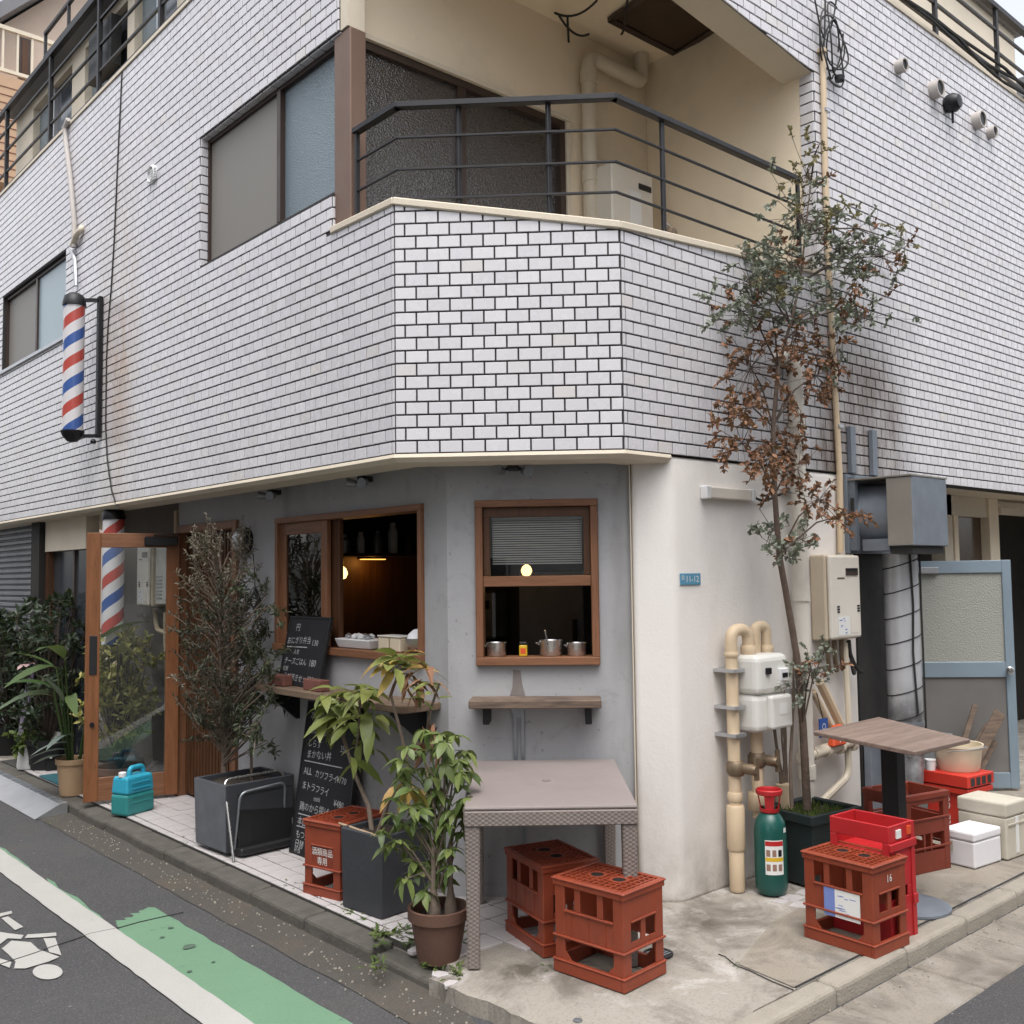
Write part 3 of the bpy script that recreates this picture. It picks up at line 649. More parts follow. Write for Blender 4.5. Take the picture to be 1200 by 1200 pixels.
# sliding window towards the balcony
wc = Bx('window', (.122, YB - .02, 4.86), (1.857, YB + .05, 4.908), M_brownmetal, Bd)
for b0, b1 in (((.122, YB - .02, 3.5), (.16, YB + .05, 4.86)), ((1.81, YB - .02, 3.5), (1.857, YB + .05, 4.86)), ((.90, YB - .015, 3.5), (.965, YB + .05, 4.86))):
    Bx('frame', b0, b1, M_brownmetal, wc)
Bx('pane', (.16, YB + .01, 3.5), (.90, YB + .016, 4.86), M_frost_dark, wc); Bx('pane', (.965, YB + .025, 3.5), (1.81, YB + .031, 4.86), M_frost_dark, wc)
Bx('head_trim', (.11, YB - .045, 4.911), (1.9, YB - .011, 4.94), M_cream, wc); Bx('side_trim', (1.862, YB - .03, 3.5), (1.90, YB - .002, 4.91), M_cream, wc)
# balcony railing
rl = thing('balcony_railing', (.42, .42, 3.6), 'black iron railing with four bars on the chamfered corner balcony', 'railing')
rp = [Vector((.03, 1.25, 0)), Vector((.03, .852, 0)), Vector((.852, .03, 0)), Vector((2.6, .03, 0))]
for k, z in enumerate((4.25, 4.075, 3.90, 3.735)):
    mb = MB()
    for a, b in zip(rp, rp[1:]):
        e = (b - a).normalized() * .008
        if k: mb.bar(a + vz * z - e, b + vz * z + e, .014, .014)
        else: mb.bar(a + vz * z - e * 2, b + vz * z + e * 2, .048, .032)
    mb.build('top_rail' if k == 0 else 'rail', M_iron, rl, bevel=.003)
for (x, y_, zb) in ((.03, 1.245, 3.74), (*at(538, 180, 'f', .90).xy, 3.68), (*at(643, 180, 'f', .90).xy, 3.60), (*at(777, 220, 'y', .035).xy, 3.58), (2.585, .03, 3.66)):
    Bx('post', (x - .014, y_ - .01, zb), (x + .014, y_ + .01, 4.236), M_iron, rl, bevel=.003)
# drain pipe, unit and cables on the balcony
dp = thing('balcony_drain_pipe', (2.05, 1.34, 3.5), 'cream drain pipe bending under the balcony ceiling', 'pipe')
Tb('pipe_run', bend([(2.05, 1.355, 3.45), (2.05, 1.355, 5.43), (2.60, 1.33, 5.40), (2.60, 1.33, 5.62)], .08), .055, M_pipe2, dp, n=14)
for z in (4.5,): La('pipe_socket', [(.062, 0), (.062, .09)], (2.05, 1.355, z), M_pipe2, dp)
La('pipe_socket', [(.063, 0), (.063, .1)], (2.05, 1.355, 5.22), M_pipe2, dp)
ub = thing('balcony_utility_box', (2.3, 1.2, 3.5), 'beige utility box with notice label on the balcony wall', 'box')
Bx('case', (2.06, 1.16, 3.5), (2.50, 1.425, 4.60), M_heater, ub, bevel=.01); Bx('grille', (2.34, 1.152, 4.47), (2.47, 1.159, 4.51), M_blackp, ub); Bx('notice', (2.24, 1.154, 4.05), (2.36, 1.159, 4.44), M_print, ub)
for k, (a, b) in enumerate([((650, 15), (700, 0)), ((665, 20), (668, 65)), ((735, 0), (728, 40)), ((655, 18), (690, 40))]):
    p, q = at(*a, 'z', 5.58), at(*b, 'z', 5.58)
    tag(Tb('loose_cable', sag(p, q, .06), .008, M_cable), ['black cable crossing the balcony ceiling', 'black cable hanging beside the balcony drain pipe', 'black cable dangling below the ceiling hatch', 'short black cable looping under the balcony ceiling'][k], 'cable')
bl = thing('balcony_faucet', (1.45, .2, 3.6), 'small round metal fitting behind the balcony coping', 'fitting')
La('body', [(.0, 0), (.035, 0), (.04, .02), (.03, .05), (0, .055)], (1.5, .22, 3.70), M_brass, bl, axis=AYn); Tb('wire', bend([(1.5, .2, 3.7), (1.44, .2, 3.68), (1.45, .2, 3.76), (1.5, .2, 3.74)], .03), .006, M_alu, bl)

# --- top storey, set back
u3 = MB(); u3.box((-.02, 1.38, 5.972), (.30, 9.6, 6.0)); u3.build('parapet_ledge', M_cream, Bd)
Bx('parapet_ledge', (1.3, -.02, 5.882), (9.8, .55, 5.905), M_cream, Bd)
ys = [1.3, 4.05, 4.45, 5.15, 5.35, 6.3, 6.55, 7.9, 8.1, 10.5]
op3 = [(3.0, 3.9, .35, .85), (4.1, 5.0, .25, .85), (5.16, 6.25, .25, .85), (6.62, 7.88, .25, .85)]
w3 = panel('top_storey_wall', M_cream, Bd, Vector((.18, 0, 6.0)), vy, vz, -vx, 1.3, 8.5, 0, .95, op3, .15)
for k, (a, b, c, d) in enumerate(op3):
    wd = Bx('window', (.20, a, 6 + c), (.26, b, 6.03 + c), M_brownmetal, Bd); Bx('frame', (.20, a, 6.03 + c), (.26, a + .03, 6 + d), M_brownmetal, wd); Bx('frame', (.20, (a + b) / 2 - .02, 6.03 + c), (.26, (a + b) / 2 + .02, 6 + d), M_alu, wd)
    Bx('pane', (.235, a + .03, 6.03 + c), (.24, (a + b) / 2 - .02, 6 + d), M_darkglass, wd); Bx('pane', (.25, (a + b) / 2 + .02, 6.03 + c), (.255, b, 6 + d), M_frost_sky, wd)
Bx('eaves', (.04, 1.2, 6.951), (.6, 8.52, 7.02), M_roofgrey, Bd)
Bx('air_conditioner_grille', (.08, 5.28, 6.3), (.17, 5.85, 6.75), M_blackp, Bd)
tr = thing('street_roof_railing', (.05, 5, 6), 'black roof railing above the white tiled street facade', 'railing')
for k, z in enumerate((6.96, 6.72, 6.48, 6.24, 6.06)): MB().bar((.03, 1.6, z), (.03, 9.6, z), .05 if k == 0 else .02, .05 if k == 0 else .02).build('top_rail' if k == 0 else 'rail', M_iron, tr)
for yy in (2.6, 4.05, 5.42, 6.78, 8.3): Bx('post', (.012, yy - .02, 6.0), (.05, yy + .02, 6.935), M_iron, tr)
ur = thing('upper_terrace_railing', (.3, 4, 7), 'black railing of the upper terrace above the eaves', 'railing')
q0 = at(53, 40, 'x', .35)
for dz in (0, -.28): MB().bar((.35, q0.y, q0.z + dz), (.35, 1.5, q0.z + dz), .035, .035).build('rail', M_iron, ur)
for yy in (q0.y - .02, q0.y - .8, q0.y - 1.6, q0.y - 2.4): Bx('post', (.335, yy - .015, 7.02), (.365, yy + .015, q0.z - .017), M_iron, ur)
Bx('top_storey_side_wall', (3.4, .5, 5.905), (7.42, .65, 7.15), M_cream, Bd); Bx('eaves', (3.3, .42, 7.152), (7.5, 1.2, 7.22), M_roofgrey, Bd)
sr = thing('side_roof_railing', (6, .05, 5.9), 'black roof railing above the tiled side street facade', 'railing')
for k, z in enumerate((6.66, 6.45, 6.25, 6.07)): MB().bar((2.6, .06, z), (9.7, .06, z), .05 if k == 0 else .022, .045 if k == 0 else .022).build('top_rail' if k == 0 else 'rail', M_iron, sr)
for xx in (3.5, 4.7, 5.87, 7.05, 8.2): Bx('post', (xx - .02, .045, 5.905), (xx + .02, .075, 6.64), M_iron, sr)
cb = thing('parapet_cable_bundle', (5.5, -.03, 5.95), 'thick black cables lying along the side roof parapet', 'cable')
for k in range(3):
    pts = [Vector((3.5 + i * .45, -.03 + .02 * math.sin(i * 1.7 + k), 5.96 + .035 * math.sin(i * .9 + k * 2.1) + k * .02)) for i in range(14)]
    Tb('cable', pts, .014, M_cable, cb, n=6)

# --- ground floor walls
GLx = .385; OG = Vector((GLx, .905, 0)); opGL = [(.21, 1.91, 1.237, 2.14)]
gl = panel('shop_wall', M_grey, Bd, OG, vy, vz, -vx, 0, 2.485, -.02, 2.374, opGL)
opGF = [(.155, .828, 1.238, 2.139)]
gf = panel('shop_wall', M_grey, Bd, OG, vf, vz, nf, 0, 1.03, -.02, 2.374, opGF)
MB().prism([(1.2275, 0, -.02), (3.085, 0, -.02), (3.085, .28, -.02), (1.3, .28, -.02), (1.115, .205, -.02), (1.066, .1615, -.02)], (0, 0, 2.384)).build('stucco_wall', M_stucco, Bd, bevel=.035, seg=4, smooth=True)
MB().prism([(1.0675, .1645, -.01), (1.0935, .1905, -.01), (1.089, .195, -.01), (1.063, .169, -.01)], (0, 0, 2.37)).build('wall_edge_trim', M_pipe2, Bd)
# dark kitchen behind the windows
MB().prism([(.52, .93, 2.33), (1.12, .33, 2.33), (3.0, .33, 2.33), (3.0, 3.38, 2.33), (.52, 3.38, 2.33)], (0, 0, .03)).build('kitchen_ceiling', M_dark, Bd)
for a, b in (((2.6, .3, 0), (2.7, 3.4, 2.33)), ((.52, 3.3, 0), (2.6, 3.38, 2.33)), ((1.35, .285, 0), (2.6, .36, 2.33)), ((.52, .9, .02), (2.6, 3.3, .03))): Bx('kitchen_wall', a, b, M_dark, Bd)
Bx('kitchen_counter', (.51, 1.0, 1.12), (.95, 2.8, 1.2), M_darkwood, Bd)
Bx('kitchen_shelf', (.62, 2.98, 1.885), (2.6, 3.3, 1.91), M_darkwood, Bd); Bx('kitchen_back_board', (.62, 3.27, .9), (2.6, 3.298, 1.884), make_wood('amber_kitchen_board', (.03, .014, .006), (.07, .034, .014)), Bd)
MB(frame(.385, .905, 0, -45)).box((.1, .121, 1.12), (.9, .45, 1.195)).build('kitchen_counter', M_darkwood, Bd)
# street window: outer frame, closed sash at the left, open on the right
TW = frame(GLx, .905, 0, 0)
ws = MB().box((.36, 1.117, 2.10), (.50, 2.813, 2.138)).build('window', M_winwoodh, Bd, bevel=.003)
Bx('sill', (.345, 1.117, 1.239), (.52, 2.813, 1.285), M_winwoodh, ws, bevel=.003)
Bx('jamb', (.362, 1.117, 1.285), (.5, 1.155, 2.10), M_winwood, ws, bevel=.003); Bx('jamb', (.362, 2.775, 1.285), (.5, 2.813, 2.10), M_winwood, ws, bevel=.003)
sa = Bx('sash', (.385, 2.70, 1.285), (.415, 2.775, 2.10), M_winwood, ws, bevel=.002)
for b0, b1, mm in (((.385, 2.16, 1.285), (.415, 2.235, 2.10), M_winwood), ((.386, 2.235, 2.02), (.414, 2.70, 2.10), M_winwoodh), ((.386, 2.235, 1.285), (.414, 2.70, 1.36), M_winwoodh)): Bx('stile', b0, b1, mm, sa, bevel=.002)
Bx('pane', (.398, 2.235, 1.36), (.402, 2.70, 2.02), M_glassw, sa)
Bx('stile', (.425, 2.075, 1.285), (.455, 2.225, 2.10), M_slat, ws, bevel=.002)
Bx('poster', (.44, 2.25, 1.32), (.443, 2.68, 1.62), mat('faded_poster', (.16, .13, .11), .7, var=.8, scale=22, dirt=.5), ws)
# chamfer window: fixed upper pane with blind, open below
TF_ = frame(.385, .905, 0, -45)                 # local x along the wall, local -y outwards
wq = MB(TF_).box((.157, -.03, 2.10), (.826, .11, 2.138)).build('window', M_winwoodh, Bd, bevel=.003)
Bx('sill', (.157, -.04, 1.24), (.826, .12, 1.283), M_winwoodh, wq, TF_, .003); Bx('jamb', (.157, -.028, 1.283), (.197, .11, 2.10), M_winwood, wq, TF_, .003); Bx('jamb', (.786, -.028, 1.283), (.826, .11, 2.10), M_winwood, wq, TF_, .003)
Bx('rail', (.197, -.015, 1.665), (.786, .05, 1.722), M_winwoodh, wq, TF_, .003)
sb = Bx('sash', (.199, .005, 2.045), (.784, .035, 2.098), M_slat, wq, TF_, .002)
for b0, b1 in (((.199, .005, 1.724), (.235, .035, 2.045)), ((.748, .005, 1.724), (.784, .035, 2.045))): Bx('stile', b0, b1, M_slat, sb, TF_, .002)
Bx('pane', (.235, .018, 1.724), (.748, .022, 2.045), M_glass, sb, TF_)
bl_ = Bx('blind', (.24, .05, 2.04), (.745, .08, 2.06), M_alu, wq, TF_)
slm = mat('blind_slat', (.62, .59, .56), .5, var=.1)
for k in range(4, 24):
    z = 1.735 + k * .0128; MB(TF_).hexa([(.245, .056, z), (.74, .056, z), (.74, .0575, z), (.245, .0575, z), (.245, .066, z + .0085), (.74, .066, z + .0085), (.74, .0675, z + .0085), (.245, .0675, z + .0085)]).build('slat', slm, bl_)
# entrance with the glazed door swung open
Bx('door_jamb', (.36, 3.392, 0), (.5, 3.46, 2.16), M_winwood, Bd, bevel=.003); Bx('door_jamb', (.36, 4.40, 0), (.5, 4.46, 2.16), M_winwood, Bd, bevel=.003); Bx('door_head', (.36, 3.46, 2.10), (.5, 4.40, 2.16), M_winwoodh, Bd, bevel=.003)
Bx('transom', (.385, 3.392, 2.162), (.48, 4.46, 2.374), M_grey, Bd)
si = Bx('inner_door', (.44, 3.462, .02), (.455, 4.398, 2.098), M_slat, Bd)
for k in range(17): Bx('slat', (.425, 3.475 + k * .055, .03), (.44, 3.508 + k * .055, 2.09), M_slat, si, bevel=.002)
h0 = Vector((.36, 4.385, 0)); h1 = Vector((-.30, 4.59, 0)); dl = (h1 - h0).length
TDr = Matrix.Translation(h0) @ Matrix.Rotation(math.atan2(h1.y - h0.y, h1.x - h0.x), 4, 'Z')   # local x from hinge to free edge
dr = MB(TDr).box((0, -.02, .03), (.10, .02, 2.1)).build('door', M_door, Bd, bevel=.003, label='open glazed entrance door of orange brown wood')
for b0, b1, mm in (((dl - .105, -.02, .03), (dl, .02, 2.1), M_door), ((.10, -.019, 1.985), (dl - .105, .019, 2.098), M_winwoodh), ((.10, -.019, .032), (dl - .105, .019, .21), M_winwoodh)): Bx('stile' if mm == M_door else 'rail', b0, b1, mm, dr, TDr, .003)
Bx('pane', (.10, -.004, .21), (dl - .105, .004, 1.985), M_glass, dr, TDr)
Bx('push_plate', (dl - .085, .0205, 1.0), (dl - .03, .026, 1.30), M_blackp, dr, TDr, .002); La('lock', [(.018, 0), (.018, .012), (0, .014)], (dl - .055, .02, .62), M_black, dr, TDr, 12, axis=Matrix.Rotation(R(-90), 3, 'X'))
Bx('closer', (.02, .0205, 2.0), (.27, .075, 2.07), M_black, dr, TDr, .005); MB(TDr).bar((.2, .05, 2.08), (.02, .12, 2.09), .02, .012).build('closer_arm', M_black, dr)
# neighbour bay: side wall, lintel, glass door, shutter
Bx('bay_wall', (.5, 4.46, -.02), (.62, 5.95, 2.374), mat('grey_brown_wall', (.15, .135, .12), .85, var=.2, scale=3, dirt=.4), Bd)
Bx('lintel', (.15, 5.95, 2.02), (.27, 7.12, 2.374), M_cream, Bd)
Bx('bay_glass', (.22, 5.97, .02), (.23, 7.05, 2.02), M_darkglass, Bd); Bx('bay_post', (.16, 7.05, 0), (.26, 7.13, 2.02), M_slat, Bd); Bx('bay_post', (.2, 6.4, .0), (.25, 6.45, 2.02), M_brownmetal, Bd)
Bx('pier', (.1, 7.14, 0), (.3, 7.40, 2.374), M_dark, Bd)
sh = Bx('shutter', (.22, 7.5, .0), (.24, 9.6, 2.374), M_shutter, Bd)
for k in range(38): MB().prism([(.22, 7.5, .05 + k * .061), (.195, 7.5, .062 + k * .061), (.195, 7.5, .09 + k * .061), (.22, 7.5, .104 + k * .061)], (0, 2.1, 0)).build('slat', M_shutter, sh)
Bx('shutter_rail', (.15, 7.42, 0), (.25, 7.498, 2.374), M_galv, sh)
# right of the stucco: sooty panel, low metal cabinet, recessed back entrance
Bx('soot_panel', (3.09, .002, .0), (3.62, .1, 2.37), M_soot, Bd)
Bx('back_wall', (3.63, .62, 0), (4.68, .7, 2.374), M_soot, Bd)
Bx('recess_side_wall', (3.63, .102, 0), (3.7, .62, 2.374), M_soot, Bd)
Bx('back_window_frame', (5.5, .5, 2.2), (6.45, .6, 2.374), M_cream, Bd)
Bx('back_post', (5.45, .5, 0), (5.6, .62, 2.374), M_cream, Bd); Bx('back_post', (6.3, .48, 0), (6.5, .62, 2.374), M_balc, Bd); Bx('back_post', (5.68, .52, 0), (5.76, .62, 2.2), M_balc, Bd)
Bx('back_pane', (5.76, .56, 0), (6.3, .57, 2.2), make_frost('brown_dark_glass', (.075, .05, .035), .15, 0, .6, .7), Bd)
Bx('back_recess', (6.5, 1.4, 0), (9.8, 1.5, 2.374), M_dark, Bd); Bx('back_head', (6.5, .45, 2.24), (9.8, .56, 2.30), M_cream, Bd)
bdl0, bdl1 = Vector((4.62, .50, 0)), Vector((5.22, -.12, 0)); bl2 = (bdl1 - bdl0).length
TBd = Matrix.Translation(bdl0) @ Matrix.Rotation(math.atan2(bdl1.y - bdl0.y, bdl1.x - bdl0.x), 4, 'Z')
bdr = MB(TBd).box((0, -.02, .02), (.07, .02, 1.8)).build('back_door', M_bluedoor, Bd, bevel=.003, label='open grey blue metal back door with frosted panes')
for b0, b1 in (((bl2 - .07, -.02, .02), (bl2, .02, 1.8)), ((.07, -.019, 1.70), (bl2 - .07, .019, 1.798)), ((.07, -.019, .88), (bl2 - .07, .019, 1.0)), ((.07, -.019, .022), (bl2 - .07, .019, .14))): Bx('rail', b0, b1, M_bluedoor, bdr, TBd, .003)
Bx('pane', (.07, -.004, 1.0), (bl2 - .07, .004, 1.70), M_frost_door, bdr, TBd); Bx('pane', (.07, -.004, .14), (bl2 - .07, .004, .88), M_frost_door2, bdr, TBd)
La('knob', [(.012, 0), (.012, .03), (.028, .035), (.03, .055), (.018, .07), (0, .072)], (bl2 - .06, -.02, .94), M_steel, bdr, TBd, 14, axis=AYn); Bx('closer', (.06, -.05, 1.70), (.3, -.021, 1.75), M_alu, bdr, TBd, .004)
for k, (a, b, wd, lab) in enumerate([((1118, 905), (1143, 826), .04, 'thin dark pole leaning on the back door'), ((1122, 910), (1158, 850), .05, 'dark batten leaning on the back door left of the wide plank'), ((1130, 915), (1172, 835), .09, 'wide weathered plank leaning on the back door'), ((1135, 925), (1165, 868), .06, 'short grey board leaning at the foot of the back door')]):
    A, B_ = at(*a, 'f', 4.62), at(*b, 'f', 4.92); t = thing('leaning_plank', A, lab, 'plank', 'planks leaning on the back door'); MB().bar(A, B_, wd, .02, (.7, .7, 0)).build('board', M_shelf2, t, bevel=.003); MB().bar(A + (A - B_).normalized() * .001, A - (B_ - A) * .5, wd, .02, (.7, .7, 0)).build('foot', M_shelf2, t, bevel=.003)
mc = thing('metal_cabinet', (3.5, -.05, 0), 'low galvanised metal cabinet against the wall under the duct', 'cabinet')
Bx('panel', (3.10, -.06, 0), (3.58, -.005, .60), M_hood, mc, bevel=.004); Bx('panel', (3.60, -.11, 0), (4.15, -.03, .56), M_galv, mc, bevel=.004)

# ------------------------------------------------------------------ fittings on the walls
def barber_pole(name, x, y, z0, z1, r, label, wall_x, group='barber poles'):
    t = thing(name, (x, y, z0), label, 'barber pole', group); h = z1 - z0; cap = r * 1.5
    m, b = base('barber_stripes', .25, 0, .5); P = coords(m); X, Y, Z = nn(m)[0].new('ShaderNodeSeparateXYZ'), None, None
    nn(m)[1].new(P, X.inputs[0]); ang = mth(m, 'ARCTAN2', mth(m, 'SUBTRACT', X.outputs[1], y), mth(m, 'SUBTRACT', X.outputs[0], x))
    f = mth(m, 'FRACT', mth(m, 'ADD', mth(m, 'DIVIDE', X.outputs[2], r * 4.4), mth(m, 'MULTIPLY', ang, -1 / (2 * math.pi))))
    c = ramp(m, f, [(0, (.62, .60, .61)), (.25, (.045, .10, .30)), (.5, (.62, .60, .61)), (.75, (.42, .07, .055))])
    for nd in nn(m)[0]:
        if nd.bl_idname == 'ShaderNodeValToRGB' and len(nd.color_ramp.elements) == 4: nd.color_ramp.interpolation = 'CONSTANT'
    setc(m, b, c)
    La('striped_tube', [(r, cap * .6), (r, h - cap * .8)], (x, y, z0), m, t, n=28)
    La('bottom_cap', [(0, -.01), (r * .5, .0), (r * .9, cap * .3), (r * 1.12, cap * .62), (r * 1.12, cap * .7), (0, cap * .7)], (x, y, z0), M_black, t)
    La('top_cap', [(0, h - cap * .9), (r * 1.12, h - cap * .9), (r * 1.12, h - cap * .75), (r * .95, h - cap * .25), (r * .5, h - .004), (0, h)], (x, y, z0), M_black, t)
    if wall_x is not None:
        yb = y - .13
        Bx('back_plate', (wall_x - .045, yb - .03, z0 + .03), (wall_x - .008, yb + .03, z1 - .03), M_black, t, bevel=.006)
        for z in (z0 + cap * .35, z1 - cap * .5): MB().bar((x, y, z), (wall_x - .04, yb, z), .028, .028).build('arm', M_black, t)
        La('switch', [(.02, 0), (.024, .02), (.01, .04), (0, .04)], (wall_x - .06, yb + .02, z0 - .02), M_black, t)
    return t
barber_pole('barber_pole', -.20, 5.27, 2.90, 4.17, .085, 'barber pole mounted high on the white tiled street wall', -.006)
barber_pole('barber_pole', .10, 5.12, 1.1, 2.36, .088, 'barber pole seen through the glazed entrance door', None)

# cable and conduit on the street wall
mp = thing('service_pipe', (-.04, 5.8, 4.4), 'cream conduit running down the tiled street wall past the far window', 'pipe')
Tb('pipe_run', [at(*p, 'x', -.035) for p in [(80, 140), (76, 150), (77, 165), (82, 205), (87, 260), (87, 290)]], .024, M_pipe3, mp, n=10)
Tb('pipe_branch', bend([at(85, 288, 'x', -.035), at(90, 274, 'x', -.05), at(96, 268, 'x', -.03), at(96, 266, 'x', .02)], .05), .026, M_pipe2, mp, n=10)
Tb('pipe_run', [at(*p, 'x', -.03) for p in [(84, 293), (88, 305), (89, 335)]], .018, M_alu, mp, n=8)
tag(Tb('wall_cable', [at(*p, 'x', -.012) for p in [(143, 85), (141, 130), (138, 190), (134, 280), (131, 330), (127, 380), (125, 420), (124, 500), (126, 540), (131, 575), (138, 597)]], .007, M_cable, n=6), 'thin black cable down the tiled wall beside the barber pole', 'cable')
v1 = thing('round_wall_vent', at(180, 205, 'x', 0), 'small round white vent on the tiled street wall', 'vent')
La('collar', [(.075, 0), (.075, .02), (.06, .03), (.06, .012), (0, .012)], at(180, 205, 'x', -.005), M_white, v1, axis=AXn)
pv = at(180, 205, 'x', -.02)
for k in range(-2, 3): Bx('louvre', (pv.x - .012, pv.y - .05, pv.z + k * .02 - .004), (pv.x, pv.y + .05, pv.z + k * .02 + .003), M_white, v1)
# vents on the side wall
for px, py, r, l, lab in [(1050, 80, .05, .075, 'leftmost short white vent pipe high on the side wall'), (1091, 107, .07, .08, 'wide white vent pipe above the black vent cap on the side wall'),
                          (1141, 143, .07, .08, 'wide white vent pipe between the black vent cap and the farthest pipe'), (1157, 157, .05, .07, 'farthest small white vent pipe on the side wall')]:
    p = at(px, py, 'y', 0); t = thing('vent_pipe', p, lab, 'vent', 'vent pipes in a row on the side wall')
    La('sleeve', [(r, 0), (r, l), (r * .84, l), (r * .84, .02)], p, M_pipe3, t, axis=AYn, n=18); La('dark_throat', [(r * .835, l - .012), (0, l - .014)], p, M_black, t, axis=AYn, n=18)
p = at(1107, 124, 'y', 0); t = thing('black_wall_vent', p, 'black rounded vent cap between two white vent pipes', 'vent')
La('cap', [(.05, 0), (.07, .03), (.075, .08), (.05, .12), (0, .13)], p, M_black, t, axis=AYn, n=16); MB().bar(p + Vector((0, -.06, -.05)), p + Vector((0, -.06, -.16)), .015, .015).build('drip_nib', M_black, t)
# conduits and cables on the side wall
sp = thing('side_conduit', (2.9, -.03, 2.4), 'thin cream conduit climbing the side wall beside the balcony', 'pipe')
Tb('pipe_run', [at(*p, 'y', -.03) for p in [(964, 60), (967, 200), (972, 330), (978, 450), (984, 560), (985, 648)]], .02, M_pipe, sp, n=10)
Tb('pipe_head', [at(*p, 'y', -.03) for p in [(963, 62), (963, 58)]], .03, M_pipe, sp, n=10)
for py in (130, 260, 400, 500): q = at(964 + (py - 60) * .042, py, 'y', -.03); Bx('clip', q + Vector((-.03, -.025, -.01)), q + Vector((.03, .03, .01)), M_alu, sp)
cw = thing('coiled_wires', at(975, 60, 'y', -.04), 'tangle of looped black wires at the top of the side wall', 'cable')
rc = random.Random(3)
for k in range(5):
    c = at(975 + rc.uniform(-6, 8), 55 + rc.uniform(-15, 12), 'y', -.05); r1, r2 = rc.uniform(.08, .15), rc.uniform(.15, .26)
    Tb('wire_loop', [c + Vector((r1 * math.cos(a), -.02 * math.sin(a * 2 + k), r2 * math.sin(a))) for a in [2 * math.pi * i / 22 + k for i in range(20)]], .006, M_cable, cw, n=5)
for a, b in (((967, 0), (965, 60)), ((980, 0), (970, 40)), ((955, 0), (966, 45)), ((975, 75), (985, 95))): Tb('wire', sag(at(*a, 'y', -.05), at(*b, 'y', -.05), .04), .006, M_cable, cw, n=5)
La('clamp', [(0, 0), (.03, .0), (.035, .03), (0, .05)], at(984, 95, 'y', -.06), M_blackp, cw)
# big cream rainwater pipe
rd = thing('rain_pipe', (2.3, -.08, 0), 'wide cream rain pipe running down behind the withered tree', 'pipe')
Tb('pipe_run', bend([(2.22, .02, 3.03), (2.30, -.085, 3.02), (2.305, -.085, 2.5), (2.30, -.085, .12)], .08), .046, M_pipe4, rd, n=16)
for z in (2.6, 1.55, .5): La('socket', [(.053, 0), (.053, .08)], (2.303, -.085, z), M_pipe4, rd)
for z in (2.2, 1.0): Bx('bracket', (2.23, -.03, z), (2.375, -.002, z + .03), M_alu, rd)
# gas meter with its pipes
gm = thing('gas_meter', (1.8, -.1, 0), 'pale gas meter with looping cream pipes on the stucco wall', 'meter')
Bx('meter_body', (1.648, -.205, .845), (1.938, -.03, 1.057), M_meter, gm, bevel=.035, seg=3); Bx('meter_head', (1.642, -.218, 1.052), (1.945, -.03, 1.27), M_meter, gm, bevel=.035, seg=3)
MB().prism([(1.735, -.2, .862), (1.932, -.2, .862), (1.932, -.2, 1.045), (1.735, -.2, 1.045)], (0, -.045, 0)).build('front_cover', M_meter, gm, bevel=.015, seg=2)
Bx('dial', (1.83, -.24, 1.12), (1.91, -.215, 1.19), M_white, gm, bevel=.004); Bx('dial_glass', (1.845, -.243, 1.14), (1.895, -.2405, 1.165), M_black, gm); Bx('sensor', (1.715, -.235, 1.165), (1.755, -.216, 1.20), M_black, gm, bevel=.003); Bx('tab', (1.83, -.235, 1.09), (1.86, -.216, 1.12), M_print, gm)
Bx('label', (1.80, -.2475, .94), (1.87, -.2455, 1.0), M_print, gm)
Tb('inlet_pipe', bend([(1.585, -.09, .0), (1.585, -.09, 1.41), (1.715, -.11, 1.41), (1.715, -.11, 1.25)], .09), .034, M_pipe, gm, n=14)
Tb('outlet_pipe', bend([(1.84, -.07, 1.25), (1.84, -.07, 1.42), (1.92, -.09, 1.42), (1.92, -.09, 1.25)], .06), .03, M_pipe, gm, n=14)
Tb('riser', [(1.785, -.1, .36), (1.785, -.1, .87)], .034, M_pipe, gm, n=14)
for x_, z_, r_, h_ in ((1.585, .22, .05, .24), (1.585, .0, .042, .22), (1.585, .48, .042, .05), (1.785, .40, .05, .1), (1.585, 1.26, .041, .03), (1.715, 1.27, .045, .05), (1.92, 1.27, .042, .04)):
    La('coupling', [(r_ * .9, 0), (r_, .012), (r_, h_ - .012), (r_ * .9, h_)], (x_, -.09 if x_ != 1.715 else -.11, z_), M_pipe, gm, n=16)
for x_, z_ in ((1.585, .62), (1.785, .64)):
    La('valve', [(.04, 0), (.052, .02), (.052, .06), (.04, .08)], (x_, -.1, z_), M_brass, gm, n=14); La('valve_stem', [(.03, 0), (.03, .07), (.02, .09), (0, .09)], (x_ + .02, -.13, z_ + .04), M_brass, gm, axis=AYn, n=12); Bx('valve_handle', (x_ + .03, -.21, z_ - .02), (x_ + .06, -.195, z_ + .1), M_brass, gm)
for z_ in (.83, .98, 1.18): Bx('clamp', (1.535, -.14, z_), (1.635, -.003, z_ + .018), M_alu, gm)
